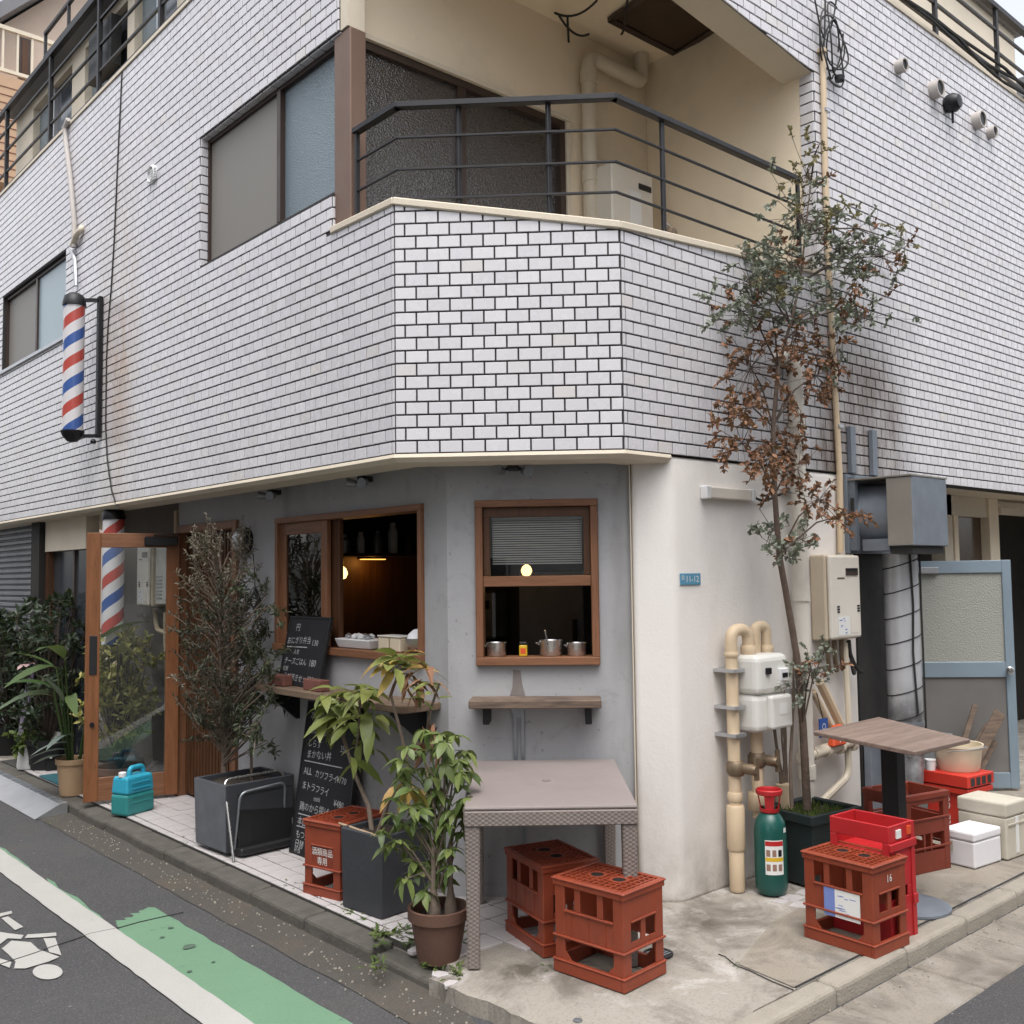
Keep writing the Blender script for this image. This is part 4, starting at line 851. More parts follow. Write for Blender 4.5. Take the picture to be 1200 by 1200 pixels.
# water heater beside the duct
def heater(name, x0, x1, y0, z0, z1, label, T=None):
    t = thing(name, (T @ Vector((x0, y0, z0))) if T else (x0, y0, z0), label, 'water heater'); w_ = x1 - x0
    Bx('case', (x0, y0, z0), (x1, -.003, z1), M_heaterside, t, T, .012, 2); Bx('front_cover', (x0 + .012, y0 - .028, z0 + .01), (x1 - .004, y0 - .001, z1 - .006), M_heater, t, T, .012, 2)
    yf = y0 - .028
    Bx('flue', (x0 + w_ * .52, yf - .006, z1 - .13), (x1 - w_ * .1, yf - .0005, z1 - .085), M_brownmetal, t, T); Bx('flue_slot', (x0 + w_ * .55, yf - .008, z1 - .105), (x1 - w_ * .12, yf - .0062, z1 - .088), M_black, t, T)
    Bx('maker_mark', (x0 + w_ * .25, yf - .002, z1 - .152), (x0 + w_ * .48, yf - .0005, z1 - .142), M_brass, t, T)
    for sx in (.22, .86):
        for k in range(3): Bx('louvre', (x0 + w_ * sx, yf - .003, z0 + .17 + k * .016), (x0 + w_ * sx + .028, yf - .0005, z0 + .18 + k * .016), M_black, t, T)
    Bx('notice', (x0 + w_ * .24, yf - .002, z0 + .03), (x0 + w_ * .6, yf - .0005, z0 + .145), M_print, t, T); Bx('notice', (x0 + w_ * .64, yf - .002, z0 + .04), (x0 + w_ * .88, yf - .0005, z0 + .145), M_heater, t, T)
    rr = random.Random(1)
    for k in range(9): a = x0 + w_ * rr.uniform(.26, .5); z = z0 + rr.uniform(.04, .135); Bx('notice_print', (a, yf - .0028, z), (a + w_ * rr.uniform(.03, .09), yf - .0022, z + .006), M_labelblue, t, T)
    return t
h1_ = heater('water_heater', 2.53, 2.90, -.11, 1.30, 1.83, 'cream wall water heater left of the sooty exhaust duct')
for x_ in (2.60, 2.68, 2.76): Tb('connector', bend([(x_, -.07, 1.3), (x_, -.07, 1.18), (x_ + .05, -.05, 1.1)], .03), .014, M_brass, h1_)
Tb('flex_hose', sag((2.80, -.08, 1.29), (2.98, -.08, 1.08), .05), .014, M_cable, h1_); Tb('flex_hose', sag((2.84, -.08, 1.29), (2.9, -.08, 1.1), .1), .01, M_cable, h1_)
T2 = frame(.5, 4.6, 0, -90)                      # heater on the bay wall, facing the street; local x runs towards -y
heater('water_heater', -.62, -.35, -.14, 1.50, 2.05, 'pale water heater seen through the entrance door glass', T2)
jb = thing('meter_cabinet', (.45, 4.75, 1.5), 'grey slatted meter cabinet beside the pale water heater behind glass', 'cabinet')
Bx('case', (-.32, -.12, 1.52), (-.02, -.003, 2.06), M_meter, jb, T2, .008)
for k in range(7): Bx('slat', (-.29, -.127, 1.57 + k * .03), (-.17, -.1205, 1.582 + k * .03), M_alu, jb, T2)
bp = thing('bay_pipes', (.45, 4.65, 0), 'bundle of cream pipes on the bay wall behind the entrance door', 'pipe')
for k, (xl, z1_) in enumerate(((.0, 2.3), (.05, 1.45), (.10, 1.45), (-.2, 1.45))): Tb('pipe_run', bend([(xl - .06, -.05, z1_), (xl - .06, -.05, 1.2), (xl, -.06, 1.1), (xl, -.06, .05)], .05), .022, M_pipe, bp, T2)
Tb('pipe_run', bend([(-.5, -.05, 1.48), (-.45, -.05, 1.30), (-.05, -.05, 1.26)], .06), .02, M_pipe, bp, T2)
# kitchen exhaust: fan box on the wall and riser duct
eh = thing('exhaust_hood', (3.2, -.25, 1.86), 'blue grey exhaust fan hood jutting from the side wall', 'exhaust')
Bx('wall_flange', (2.96, -.03, 1.84), (3.50, -.004, 2.36), M_hood, eh, bevel=.004); Bx('mount_frame', (2.98, -.075, 1.86), (3.02, -.031, 2.34), M_hood, eh); Bx('mount_frame', (3.021, -.075, 2.30), (3.46, -.031, 2.34), M_hood, eh)
La('fan_shroud', [(.235, 0), (.215, .05), (.215, .26)], (3.22, -.031, 2.09), M_hood, eh, axis=AYn, n=36)
Bx('shroud_skirt', (3.01, -.285, 1.855), (3.43, -.10, 1.93), M_hood, eh)
Bx('outlet_box', (2.985, -.46, 1.88), (3.45, -.29, 2.315), M_hood, eh, bevel=.005); Bx('end_plate', (2.975, -.455, 1.885), (2.984, -.295, 2.31), M_hoodrust, eh); Bx('top_plate', (2.97, -.462, 2.316), (3.46, -.02, 2.326), M_hoodrust, eh)
Bx('dark_outlet', (3.0, -.44, 1.83), (3.42, -.30, 1.879), M_soot, eh)
for x_ in (3.01, 3.29): Bx('hanger', (x_, -.045, 2.37), (x_ + .06, -.012, 2.68), M_hood, eh, bevel=.003)
MB().bar((3.0, -.04, 1.98), (2.97, -.06, 2.2), .02, .02).build('cable_stub', M_cable, eh)
ed = thing('exhaust_duct', (3.3, -.22, 0), 'sooty round galvanised duct rising to the exhaust hood', 'duct')
La('duct_tube', [(.108, .60), (.108, 1.84)], (3.3, -.20, 0), M_duct, ed, n=40); La('duct_foot', [(.09, .30), (.1, .45), (.109, .61)], (3.3, -.20, 0), M_duct, ed, n=32)
for k in range(7):
    z = .78 + k * .165; Tb('seam', [Vector((3.3, -.20, z + .035 * math.sin(a + 2.4))) + Vector((.1095 * math.cos(a), .1095 * math.sin(a), 0)) for a in [2 * math.pi * i / 24 for i in range(25)]],   .0045, M_soot, ed, n=5)
La('collar', [(.115, 0), (.115, .03)], (3.3, -.20, .72), M_galv, ed, n=28)
Tb('duct_cable', [(3.24, -.30, 1.83), (3.25, -.305, 1.5), (3.235, -.30, 1.2), (3.25, -.31, .8)], .007, M_cable, ed); Tb('duct_cable', [(3.37, -.30, 1.83), (3.375, -.295, 1.5), (3.36, -.305, 1.1), (3.38, -.295, .7)], .007, M_cable, ed)
# low pipes, paper tags and refuse between the tree and the duct
lp_ = thing('low_pipes', (2.6, -.08, .3), 'cream water pipes low on the stucco wall under the heater', 'pipe')
Tb('pipe_run', [(2.24, -.09, .63), (2.80, -.09, .66)], .035, M_pipe2, lp_, n=12); Tb('pipe_run', bend([(2.79, -.09, .69), (2.80, -.07, 1.3)], .04), .02, M_pipe2, lp_); Tb('pipe_run', bend([(2.78, -.08, .66), (2.78, -.08, .45), (2.3, -.08, .28)], .07), .022, M_pipe2, lp_)
Tb('pipe_run', [(2.5, -.07, 1.05), (2.76, -.07, .72)], .028, M_pipe, lp_); Tb('pipe_run', [(2.42, -.07, 1.0), (2.68, -.07, .68)], .022, M_pipe, lp_)
for x_ in (2.36, 2.5, 2.65, 2.8): La('coupling', [(.041, 0), (.041, .03)], (x_, -.09, .64), M_pipe2, lp_, axis=Matrix.Rotation(R(90), 3, 'Y'), n=14)
tg = thing('blue_tag', (2.3, -.13, .75), 'small blue paper tag hanging beside the tree trunk', 'tag'); Bx('card', (2.345, -.155, .74), (2.435, -.148, .85), M_blue, tg); text('print', '○', .05, frame(2.39, -.1565, .80), M_print, tg); Tb('string', [(2.39, -.15, .85), (2.38, -.12, 1.0)], .003, M_cable, tg, n=4)
og = thing('orange_bag', (2.5, -.14, .55), 'small orange bag resting on the cream pipe', 'bag'); MB().hexa([(2.50, -.15, .665), (2.66, -.15, .665), (2.66, -.10, .665), (2.50, -.10, .665), (2.53, -.14, .79), (2.64, -.14, .79), (2.63, -.11, .79), (2.54, -.11, .79)]).build('bag', M_orange, og, bevel=.01); text('print', '火', .06, frame(2.58, -.157, .71, 0, -8), M_print, og)
bw = thing('broom_bundle', (2.12, -.07, .4), 'bundle of dry twigs standing behind the gas pipe', 'twigs')
rw = random.Random(4)
for k in range(9): x_ = 2.05 + rw.uniform(-.06, .08); Tb('twig', [(2.07 + k * .008, -.06, .48), (x_, -.07, .75), (x_ + rw.uniform(-.04, .04), -.05, .95 + rw.uniform(0, .25))], [.008, .006, .003], M_bark2, bw, n=5)
Tb('ground_elbow', bend([(2.07, -.08, .5), (2.07, -.08, .3), (2.2, -.08, .26)], .06), .05, M_pipe, bw, n=12)
lb = thing('wall_raceway', (1.65, -.03, 2.17), 'short cream cable raceway box on the stucco wall', 'box'); Bx('cover', (1.50, -.045, 2.14), (1.885, -.002, 2.205), M_heater, lb, bevel=.006); Bx('end_cap', (1.455, -.05, 2.135), (1.499, -.002, 2.21), M_white, lb, bevel=.006); Bx('end_cap', (1.886, -.05, 2.135), (1.92, -.002, 2.21), M_white, lb, bevel=.006)
Tb('cable', bend([(1.92, -.02, 2.17), (2.02, -.03, 2.14), (2.22, -.03, 2.2)], .05), .008, M_cable, lb)
ap = thing('address_plate', (1.33, -.006, 1.69), 'small blue house number plate on the stucco wall', 'sign'); Bx('plate', (1.262, -.008, 1.662), (1.437, -.002, 1.725), M_plate, ap, bevel=.002); text('number', '11-12', .05, frame(1.362, -.0092, 1.692), M_print, ap); text('district', '目', .028, frame(1.282, -.0092, 1.70), M_print, ap)
# shop lights
def spot(p, T, label):
    t = thing('spot_light', p, label, 'lamp', 'spot lights under the tiled overhang')
    Bx('base', (-.03, -.04, -.005), (.03, .04, .03), M_blackp, t, T, .004)
    for s in (-1, 1): La('lamp_head', [(0, 0), (.02, .004), (.025, .035), (.03, .06), (.0, .055)], (s * .055, -.03, -.012), M_galv, t, T, 14, axis=Matrix.Rotation(R(90 + s * 10), 3, 'X') @ Matrix.Rotation(R(s * 30), 3, 'Y')); MB(T).bar((s * .02, -.01, .01), (s * .06, -.04, -.01), .014, .014).build('arm', M_blackp, t)
spot((.68, .55, 2.3), frame(*(OF + vf * .60).xy, 2.30, -45) @ Matrix.Translation((0, .26, 0)), 'twin spot light above the chamfer window')
spot((.3, 1.6, 2.3), frame(.31, 1.6, 2.30, -90), 'twin spot light above the open street window'); spot((.3, 2.7, 2.3), frame(.31, 2.72, 2.30, -90), 'twin spot light nearest the entrance')
wlm = thing('bulkhead_lamp', (.3, 3.26, 2.0), 'round grey bulkhead lamp between entrance and street window', 'lamp')
La('rim', [(.095, 0), (.1, .015), (.09, .05), (.07, .06)], (.384, 3.26, 2.0), M_black, wlm, axis=AXn, n=22); La('lens', [(.085, .045), (.07, .085), (.04, .105), (0, .11)], (.384, 3.26, 2.0), M_alu, wlm, axis=AXn, n=22); La('ring', [(.09, .06), (.094, .07), (.08, .08)], (.384, 3.26, 2.0), M_black, wlm, axis=AXn, n=22)
orn = thing('wall_ornament', (.37, 3.1, 1.6), 'small dark diamond ornament with dried sprig on the wall', 'ornament')
MB().prism([(.38, 3.11, 1.48), (.38, 3.03, 1.57), (.38, 3.11, 1.66), (.38, 3.19, 1.57)], (-.015, 0, 0)).build('diamond', M_black, orn); MB().prism([(.364, 3.11, 1.53), (.364, 3.07, 1.57), (.364, 3.11, 1.61), (.364, 3.15, 1.57)], (-.004, 0, 0)).build('inlay', M_alu, orn)
Tb('stem', [(.37, 3.11, 1.66), (.36, 3.10, 1.78), (.36, 3.12, 1.9)], .004, M_bark, orn, n=4)

# ------------------------------------------------------------------ dim kitchen equipment
fg = thing('steel_fridge', (2.4, 2.0, .03), 'tall steel fridge in the dark behind the serving windows', 'fridge'); Bx('cabinet', (2.25, 1.7, .04), (2.58, 2.4, 1.75), M_hood, fg, bevel=.008); Bx('door_seam', (2.243, 1.7, 1.0), (2.249, 2.4, 1.012), M_black, fg); Bx('handle', (2.225, 1.76, 1.05), (2.242, 1.785, 1.4), M_black, fg)
rk_ = thing('plate_rack', (1.9, .4, 1.4), 'dim rack of white plates behind the chamfer window', 'rack'); Bx('board', (1.45, .365, 1.40), (2.5, .62, 1.425), M_steel, rk_)
for k in range(5): La('plate_stack', [(.06, 0), (.085, .03), (.085, .05), (.06, .06), (0, .06)], (1.6 + k * .19, .49, 1.426), M_white, rk_, n=16)
ut = thing('utensil_bar', (1.9, .42, 1.75), 'hanging steel utensils dim behind the chamfer window', 'utensils'); Tb('bar', [(1.4, .42, 1.78), (2.5, .42, 1.78)], .008, M_steel, ut, n=8)
for k in range(7): x_ = 1.5 + k * .14; Tb('ladle_handle', [(x_, .42, 1.775), (x_, .42, 1.58)], .005, M_steel, ut, n=5); La('ladle_cup', [(0, 0), (.03, .01), (.038, .035)], (x_, .43, 1.545), M_steel, ut, n=12)
gs = thing('gas_range', (1.7, 1.2, .03), 'black gas range with steel pot in the dark kitchen', 'stove'); Bx('body', (1.45, .7, .04), (2.1, 1.5, .82), M_black, gs, bevel=.01); Bx('top', (1.44, .69, .821), (2.11, 1.51, .84), M_steel, gs); La('stock_pot', [(.13, 0), (.14, .01), (.14, .26), (.15, .265)], (1.75, 1.1, .842), M_steel, gs, n=24)

# ------------------------------------------------------------------ shelves with what stands on them
s1_ = thing('wall_shelf', (.25, 1.8, 1.0), 'long weathered wooden shelf under the open street window', 'shelf')
Bx('board', (.12, .97, .995), (.384, 2.62, 1.035), M_shelf, s1_, bevel=.004)
for yy in (1.1, 1.8, 2.5): MB().prism([(.383, yy, .994), (.15, yy, .994), (.15, yy, .975), (.36, yy, .80), (.383, yy, .80)], (0, .022, 0)).build('bracket', M_black, s1_)
s2_ = thing('wall_shelf', (.65, .5, 1.05), 'short dark wooden shelf under the chamfer window', 'shelf')
Bx('board', (.13, -.20, 1.03), (.825, -.002, 1.072), M_shelf2, s2_, TF_, .004)
for xx in (.2, .74): MB(TF_).box((xx, -.15, .94), (xx + .035, -.003, 1.0295)).build('bracket', M_black, s2_, bevel=.004)
MB(TF_).box((.355, -.02, .62), (.372, -.004, 1.029)).build('wall_channel', M_galv, s2_); MB(TF_).box((.395, -.02, .02), (.412, -.004, 1.029)).build('wall_channel', M_galv, s2_); MB(TF_).prism([(.33, -.004, 1.029), (.43, -.004, 1.029), (.40, -.004, .96), (.36, -.004, .96)], (0, -.02, 0)).build('channel_head', M_galv, s2_)
MB(TF_).prism([(.335, -.0005, 1.075), (.42, -.0005, 1.075), (.405, -.0005, 1.13), (.395, -.0005, 1.21), (.355, -.0005, 1.215), (.35, -.0005, 1.12)], (0, -.0015, 0)).build('patch_stain', mat('damp_patch', (.20, .175, .165), .8, var=.2, scale=15), Bd)
def board(name, P0, P1, h, lean, label, lines, group=None):
    """black menu board: P0 left foot, P1 right foot (as seen), h tall, leaning back by lean metres"""
    P0, P1 = Vector(P0), Vector(P1); wv = P1 - P0; wd = wv.length; u = wv.normalized(); back = Vector((-u.y, u.x, 0)) ; up = (Vector((0, 0, 1)) * h + back * lean).normalized(); n = u.cross(up)
    T = Matrix.Identity(4)
    for i in range(3): T[i][0] = u[i]; T[i][1] = -n[i]; T[i][2] = up[i]; T[i][3] = P0[i]
    t = thing(name, P0, label, 'menu board'); L = math.sqrt(h * h + lean * lean)
    Bx('slate', (.01, 0, .01), (wd - .01, .012, L - .01), M_chalkboard, t, T)
    for b0, b1 in (((0, -.004, 0), (wd, .016, .012)), ((0, -.004, L - .012), (wd, .016, L)), ((0, -.004, .012), (.012, .016, L - .012)), ((wd - .012, -.004, .012), (wd, .016, L - .012))): Bx('edge', b0, b1, M_blackp, t, T)
    for s, x_, z_, size, al in lines:
        if s == '_': Bx('chalk_line', (x_, -.002, z_), (x_ + size, -.0005, z_ + .006), M_chalk, t, T @ Matrix.Rotation(R(-.8), 4, 'Y'))
        else: text('chalk_writing', s, size, T @ Matrix.Translation((x_, -.002, z_)) @ Matrix.Rotation(R(random.uniform(-2.5, 2.5)), 4, 'Y'), M_chalk, t, al, .05, .92, .06)
    return t
L_ = 'LEFT'
board('small_chalkboard', (.235, 2.53, 1.036), (.255, 2.05, 1.036), .44, .10, 'small chalkboard menu standing on the street window shelf',
      [('円', .12, .375, .055, 'CENTER'), ('おにぎり弁当', .02, .285, .05, L_), ('130', .31, .28, .055, L_), ('_', .03, .245, .24, L_), ('人気', .12, .215, .036, L_), ('チーズごはん', .03, .155, .048, L_), ('180', .32, .15, .06, L_), ('日替', .03, .105, .034, L_), ('えび焼きセット', .05, .055, .05, L_), ('180', .33, .05, .055, L_)])
board('tall_chalkboard', (.195, 2.30, .008), (.215, 1.70, .008), .93, .14, 'tall chalkboard menu leaning below the long wooden shelf',
      [('本日のおすすめ', .05, .85, .06, L_), ('おにぎり', .06, .76, .055, L_), ('しらす', .06, .68, .055, L_), ('350', .42, .68, .055, L_), ('まかない丼', .06, .61, .06, L_), ('_', .05, .565, .42, L_), ('ALL', .05, .505, .06, L_), ('カツフライ', .18, .505, .055, L_), ('¥770', .42, .50, .055, L_), ('まトラフライ', .05, .42, .056, L_), ('mini', .20, .355, .045, L_), ('¥480', .42, .36, .055, L_), ('鶏のから揚げ', .05, .29, .06, L_), ('_', .05, .24, .45, L_), ('本日', .05, .20, .055, L_), ('_', .05, .165, .2, L_), ('もつ煮', .05, .12, .055, L_), ('日替', .05, .065, .055, L_), ('弁当', .05, .025, .04, L_)])
for (y0, lab) in ((2.02, 'brick block holding the small chalkboard on the long shelf'), (2.47, 'brown block at the far end of the long shelf')):
    t = thing('shelf_block', (.2, y0, 1.036), lab, 'brick'); Bx('block', (.17, y0 - .13, 1.037), (.24, y0 + .07, 1.105), M_brick, t, bevel=.004); Bx('frog', (.185, y0 - .10, 1.1055), (.225, y0 + .04, 1.107), M_terra, t)
# cookware on the two sills
def pot(x, zt, r, h, label, TT, lid=False, jag=0):
    t = thing('cooking_pot', TT @ Vector((x, .06, zt)), label, 'pot', 'steel pots on the chamfer window sill')
    La('bowl', [(r * .86, 0), (r * .97, .01), (r, h * .9), (r * 1.07, h), (r * 1.02, h), (r * .95, h * .88), (r * .9, .02), (0, .02)], (x, .055, zt), M_steel, t, TT, 24); Tb('handle', bend([(x - r, .05, zt + h * .8), (x - r * 1.35, .04, zt + h * .85), (x - r * 1.0, .02, zt + h * .75)], .02), .005, M_steel, t, TT, 6)
    return t
ZS = 1.284
pot(.26, ZS, .055, .075, 'small steel pot at the left end of the chamfer sill', TF_); p2 = pot(.56, ZS, .062, .085, 'larger steel pot with a ladle in the middle of the chamfer sill', TF_); pot(.70, ZS, .052, .07, 'steel bowl pot at the right end of the chamfer sill', TF_)
Tb('ladle', [(.55, .06, ZS + .03), (.53, .03, ZS + .14)], .005, M_steel, p2, TF_)
jr = thing('condiment_jar', TF_ @ Vector((.41, .03, ZS)), 'small yellow jar with dark lid on the chamfer sill', 'jar'); MB(TF_).box((.388, .01, ZS), (.432, .05, ZS + .062)).build('body', M_yellow, jr, bevel=.006, seg=2); MB(TF_).box((.389, .011, ZS + .063), (.431, .049, ZS + .078)).build('lid', M_blackp, jr, bevel=.003); MB(TF_).box((.396, .0085, ZS + .015), (.424, .0095, ZS + .045)).build('sticker', M_orange, jr)
ty = thing('white_tray', (.45, 1.9, ZS), 'white tray of wrapped pieces on the street window sill', 'tray')
MB().hexa([(.40, 1.70, 1.287), (.54, 1.70, 1.287), (.54, 2.05, 1.287), (.40, 2.05, 1.287), (.38, 1.68, 1.345), (.56, 1.68, 1.345), (.56, 2.07, 1.345), (.38, 2.07, 1.345)]).build('tray', M_white, ty, bevel=.006)
for k in range(7): La('wrapped_piece', [(0, 0), (.022, .006), (.024, .02), (0, .034)], (.43 + .05 * (k % 2), 1.76 + k * .036, 1.345), M_white if k % 3 else M_alu, ty, n=10)
for k, (y0, lab) in enumerate(((1.42, 'pale square container left of the steel bowl on the street sill'), (1.54, 'pale square container farther left on the street sill'))):
    t = thing('food_container', (.45, y0, ZS), lab, 'container', 'square food containers'); Bx('tub', (.39, y0 - .052, 1.287), (.5, y0 + .052, 1.37), M_bucket, t, bevel=.006); Bx('lid', (.385, y0 - .056, 1.371), (.505, y0 + .056, 1.38), M_meter, t, bevel=.003)
bo = thing('rice_bowl', (.45, 1.25, ZS), 'steel bowl heaped with white rice on the street sill', 'bowl'); La('bowl', [(.04, 0), (.06, .01), (.085, .06), (.09, .085), (.08, .08)], (.46, 1.26, 1.287), M_steel, bo, n=22); La('rice', [(.08, 0), (.07, .03), (.04, .055), (0, .062)], (.46, 1.26, 1.365), M_styro, bo, n=14)
# lamps and stock inside
def lamp(p, r, label, power, cat='lamp'):
    t = thing('pendant_lamp', p, label, cat); La('bulb', [(0, -r), (r * .7, -r * .7), (r, 0), (r * .75, r * .7), (r * .3, r * 1.1), (0, r * 1.15)], p, M_bulb, t, n=16); La('socket', [(r * .35, 0), (r * .35, r), (0, r * 1.1)], p + Vector((0, 0, r * 1.1)), M_black, t, n=12); Tb('cord', [p + Vector((0, 0, r * 2.1)), Vector((p.x, p.y, 2.33))], .004, M_cable, t, n=4)
    ld = bpy.data.lights.new('bulb_light', 'POINT'); ld.energy = power; ld.color = (1, .6, .25); ld.shadow_soft_size = r; lo = bpy.data.objects.new('bulb_light', ld); lo.location = p + Vector((0, 0, -r * 1.3)); link(lo, t)
lamp(at(400, 672, 'x', 1.05), .05, 'warm glowing bulb seen through the open street window', .25); lamp(at(617, 669, 'f', 2.0), .034, 'small warm bulb behind the chamfer window', .25)
gp = at(437, 652, 'y', 3.12); gl_ = thing('shelf_lamp', gp, 'amber lamp glowing under the dark kitchen shelf', 'lamp'); Bx('diffuser', (gp.x - .1, gp.y - .03, 1.862), (gp.x + .1, gp.y + .03, 1.868), M_glow, gl_); Bx('housing', (gp.x - .12, gp.y - .04, 1.869), (gp.x + .12, gp.y + .04, 1.884), M_black, gl_)
ld = bpy.data.lights.new('shelf_light', 'POINT'); ld.energy = .5; ld.color = (1, .42, .08); ld.shadow_soft_size = .03; lo = bpy.data.objects.new('shelf_light', ld); lo.location = (gp.x, gp.y + .02, 1.845); link(lo, gl_)
rs = random.Random(8)
for k in range(11):
    yy = .8 + k * .15; h = rs.uniform(.1, .26); r = rs.uniform(.03, .05); mm = rs.choice([M_black, M_galv, M_darkwood, M_white, M_brass]); t = thing('kitchen_jar', (yy, 3.1, 1.911), ('first second third fourth fifth sixth seventh eighth ninth tenth eleventh'.split()[k]) + ' dim jar from the left on the dark kitchen shelf', 'jar', 'jars on the dark kitchen shelf')
    La('jar', [(r, 0), (r, h * .7), (r * .6, h * .85), (r * .6, h), (0, h)], (yy, 3.1, 1.911), mm, t, n=10); La('lid', [(r * .65, 0), (r * .65, .02), (0, .02)], (yy, 3.1, 1.912 + h), M_black, t, n=10)
rg = thing('rice_cooker', (1.7, 2.6, 1.2), 'dim appliance in the corner of the dark kitchen', 'appliance'); Bx('body', (2.42, 2.9, 1.2), (2.59, 3.15, 1.6), M_galv, rg, bevel=.02); Bx('panel', (2.412, 2.95, 1.45), (2.4195, 3.1, 1.52), M_black, rg)

# ------------------------------------------------------------------ crates
def crate(name, T, label, m_, Lx=.27, Ly=.36, H=.405, top='grid', group='beer crates'):
    """stackable beer crate standing upside down (long sides along local y)"""
    t = thing(name, T.translation, label, 'crate', group); a, b = Lx / 2, Ly / 2; w_ = .012
    for sx in (-1, 1):
        for sy in (-1, 1):
            x, y = sx * a, sy * b
            MB(T).prism([(x, y - sy * .055, 0), (x, y, 0), (x - sx * .055, y, 0), (x - sx * .055, y - sy * w_, 0), (x - sx * w_, y - sy * w_, 0), (x - sx * w_, y - sy * .055, 0)][::(1 if sx * sy > 0 else -1)], (0, 0, H - .012)).build('corner_post', m_, t, bevel=.003)
    def ring(z0, z1, out, nm):
        mb = MB(T)
        for b0, b1 in (((-a - out, -b - out, z0), (a + out, -b + w_, z1)), ((-a - out, b - w_, z0), (a + out, b + out, z1)), ((-a - out, -b + w_ + .0005, z0), (-a + w_, b - w_ - .0005, z1)), ((a - w_, -b + w_ + .0005, z0), (a + out, b - w_ - .0005, z1))): mb.box(b0, b1)
        return mb.build(nm, m_, t, bevel=.003)
    ring(0, .05, .007, 'foot_rim'); ring(.05, .058, .011, 'ledge'); ring(.150, .160, .009, 'ledge'); ring(H - .035, H, .007, 'top_rim'); ring(H - .012, H - .003, .012, 'ledge')
    for sx in (-1, 1):
        x0, x1 = (sx * (a - .002), sx * (a - .010))
        Bx('long_panel', (x0, -b + .054, .159), (x1, b - .054, .262), m_, t, T); Bx('ledge', (sx * (a + .006), -b + .054, .262), (x1, b - .054, .271), m_, t, T, .002)
        for yy in (-.062, .062): Bx('bar', (x0, yy - .016, .271), (x1, yy + .016, H - .034), m_, t, T, .002)
        for yy in (-b * .5, 0, b * .5): Bx('rib', (sx * (a + .0005), yy - .002, .165), (sx * (a - .003), yy + .002, .258), m_, t, T)
        MB(T).prism([(x0, -b + .054, .05), (x0, -b + .054, .095), (x0, -b + .09, .055), (x0, b - .09, .055), (x0, b - .054, .095), (x0, b - .054, .05)], (x1 - x0, 0, 0)).build('sling', m_, t)
    for sy in (-1, 1):
        y0, y1 = (sy * (b - .002), sy * (b - .010))
        Bx('short_panel', (-a + .054, y0, .275), (a - .054, y1, H - .034), m_, t, T); Bx('ledge', (-a + .054, sy * (b + .005), .268), (a - .054, y1, .276), m_, t, T, .002)
        Bx('short_panel', (-a + .054, y0, .159), (a - .054, y1, .185), m_, t, T); Bx('bar', (-.015, y0, .185), (.015, y1, .268), m_, t, T)
    mb = MB(T); n1, n2 = 12, 9
    if top == 'grid':
        for k in range(1, n1): yy = -b + k * Ly / n1; mb.box((-a + w_, yy - .0035, H - .016), (a - w_, yy + .0035, H - .004))
        for k in range(1, n2): xx = -a + k * Lx / n2; mb.box((xx - .0035, -b + w_, H - .018), (xx + .0035, b - w_, H - .006))
        mb.build('lattice', m_, t)
        for yy in (-.06, .06): La('ring', [(.030, 0), (.044, 0), (.044, .014), (.030, .014), (.030, 0)], (0, yy, H - .0155), m_, t, T, 18); La('hole', [(0, 0), (.030, 0)], (0, yy, H - .003), M_soot, t, T, 18)
        Bx('bottle_divider', (-.004, -b + .012, H - .2), (.004, b - .012, H - .03), m_, t, T); [Bx('bottle_divider', (-a + .012, q - .004, H - .2), (-.0045, q + .004, H - .03), m_, t, T) for q in (-.06, .06)]; [Bx('bottle_divider', (.0045, q - .004, H - .2), (a - .012, q + .004, H - .03), m_, t, T) for q in (-.06, .06)]
    return t
G0 = 'upturned beer crates'
cA = crate('beer_crate', frame(.268, -.37, 0, 5), 'orange brown upturned beer crate in front of the resin table leg', M_crate, .285, .375, group=G0)
cB = copy_tree(cA, frame(.355, .085, 0, -15) @ frame(.268, -.37, 0, 5).inverted(), label='orange brown upturned beer crate pushed under the resin table')
cR = copy_tree(cA, frame(1.372, -.912, 0, -3) @ Matrix.Diagonal((.96, .96, 1, 1)) @ frame(.268, -.37, 0, 5).inverted(), label='orange brown upturned beer crate with a blue and white sticker')
TR = frame(1.372, -.912, 0, -3) @ Matrix.Diagonal((.96, .96, 1, 1))
Bx('sticker', (-.1435, -.12, .135), (-.1455, .015, .262), M_print, cR, TR); Bx('sticker', (-.1436, .0155, .135), (-.1456, .075, .262), M_labelblue, cR, TR)
rr = random.Random(6)
for k in range(12): yy = rr.uniform(-.11, .0); zz = rr.uniform(.15, .25); Bx('sticker_print', (-.1462, yy, zz), (-.1458, yy + rr.uniform(.01, .04), zz + .003), M_labelblue, cR, TR)
text('stamp', '16', .05, TR @ frame(.0, -.1885, .325), M_print, cR)
cL = copy_tree(cA, frame(.065, 1.43, 0, 103) @ Matrix.Diagonal((.95, .98, 1, 1)) @ frame(.268, -.37, 0, 5).inverted(), label='red brown upturned crate with white lettering behind the slate planter')
TL_ = frame(.065, 1.43, 0, 103) @ Matrix.Diagonal((.95, .98, 1, 1)) @ Matrix.Rotation(R(180), 4, 'Z')
for o in cL.children:
    if o.name.startswith('short_panel') or o.name.startswith('lattice'): pass
Bx('letter_panel', (-.095, -.1855, .16), (.095, -.178, .275), M_crate_dk, cL, TL_)
for s, z_ in (('酒類商品', .237), ('専用', .188)): text('lettering', s, .046, TL_ @ frame(0, -.1865, z_), M_print, cL, sx=.92)
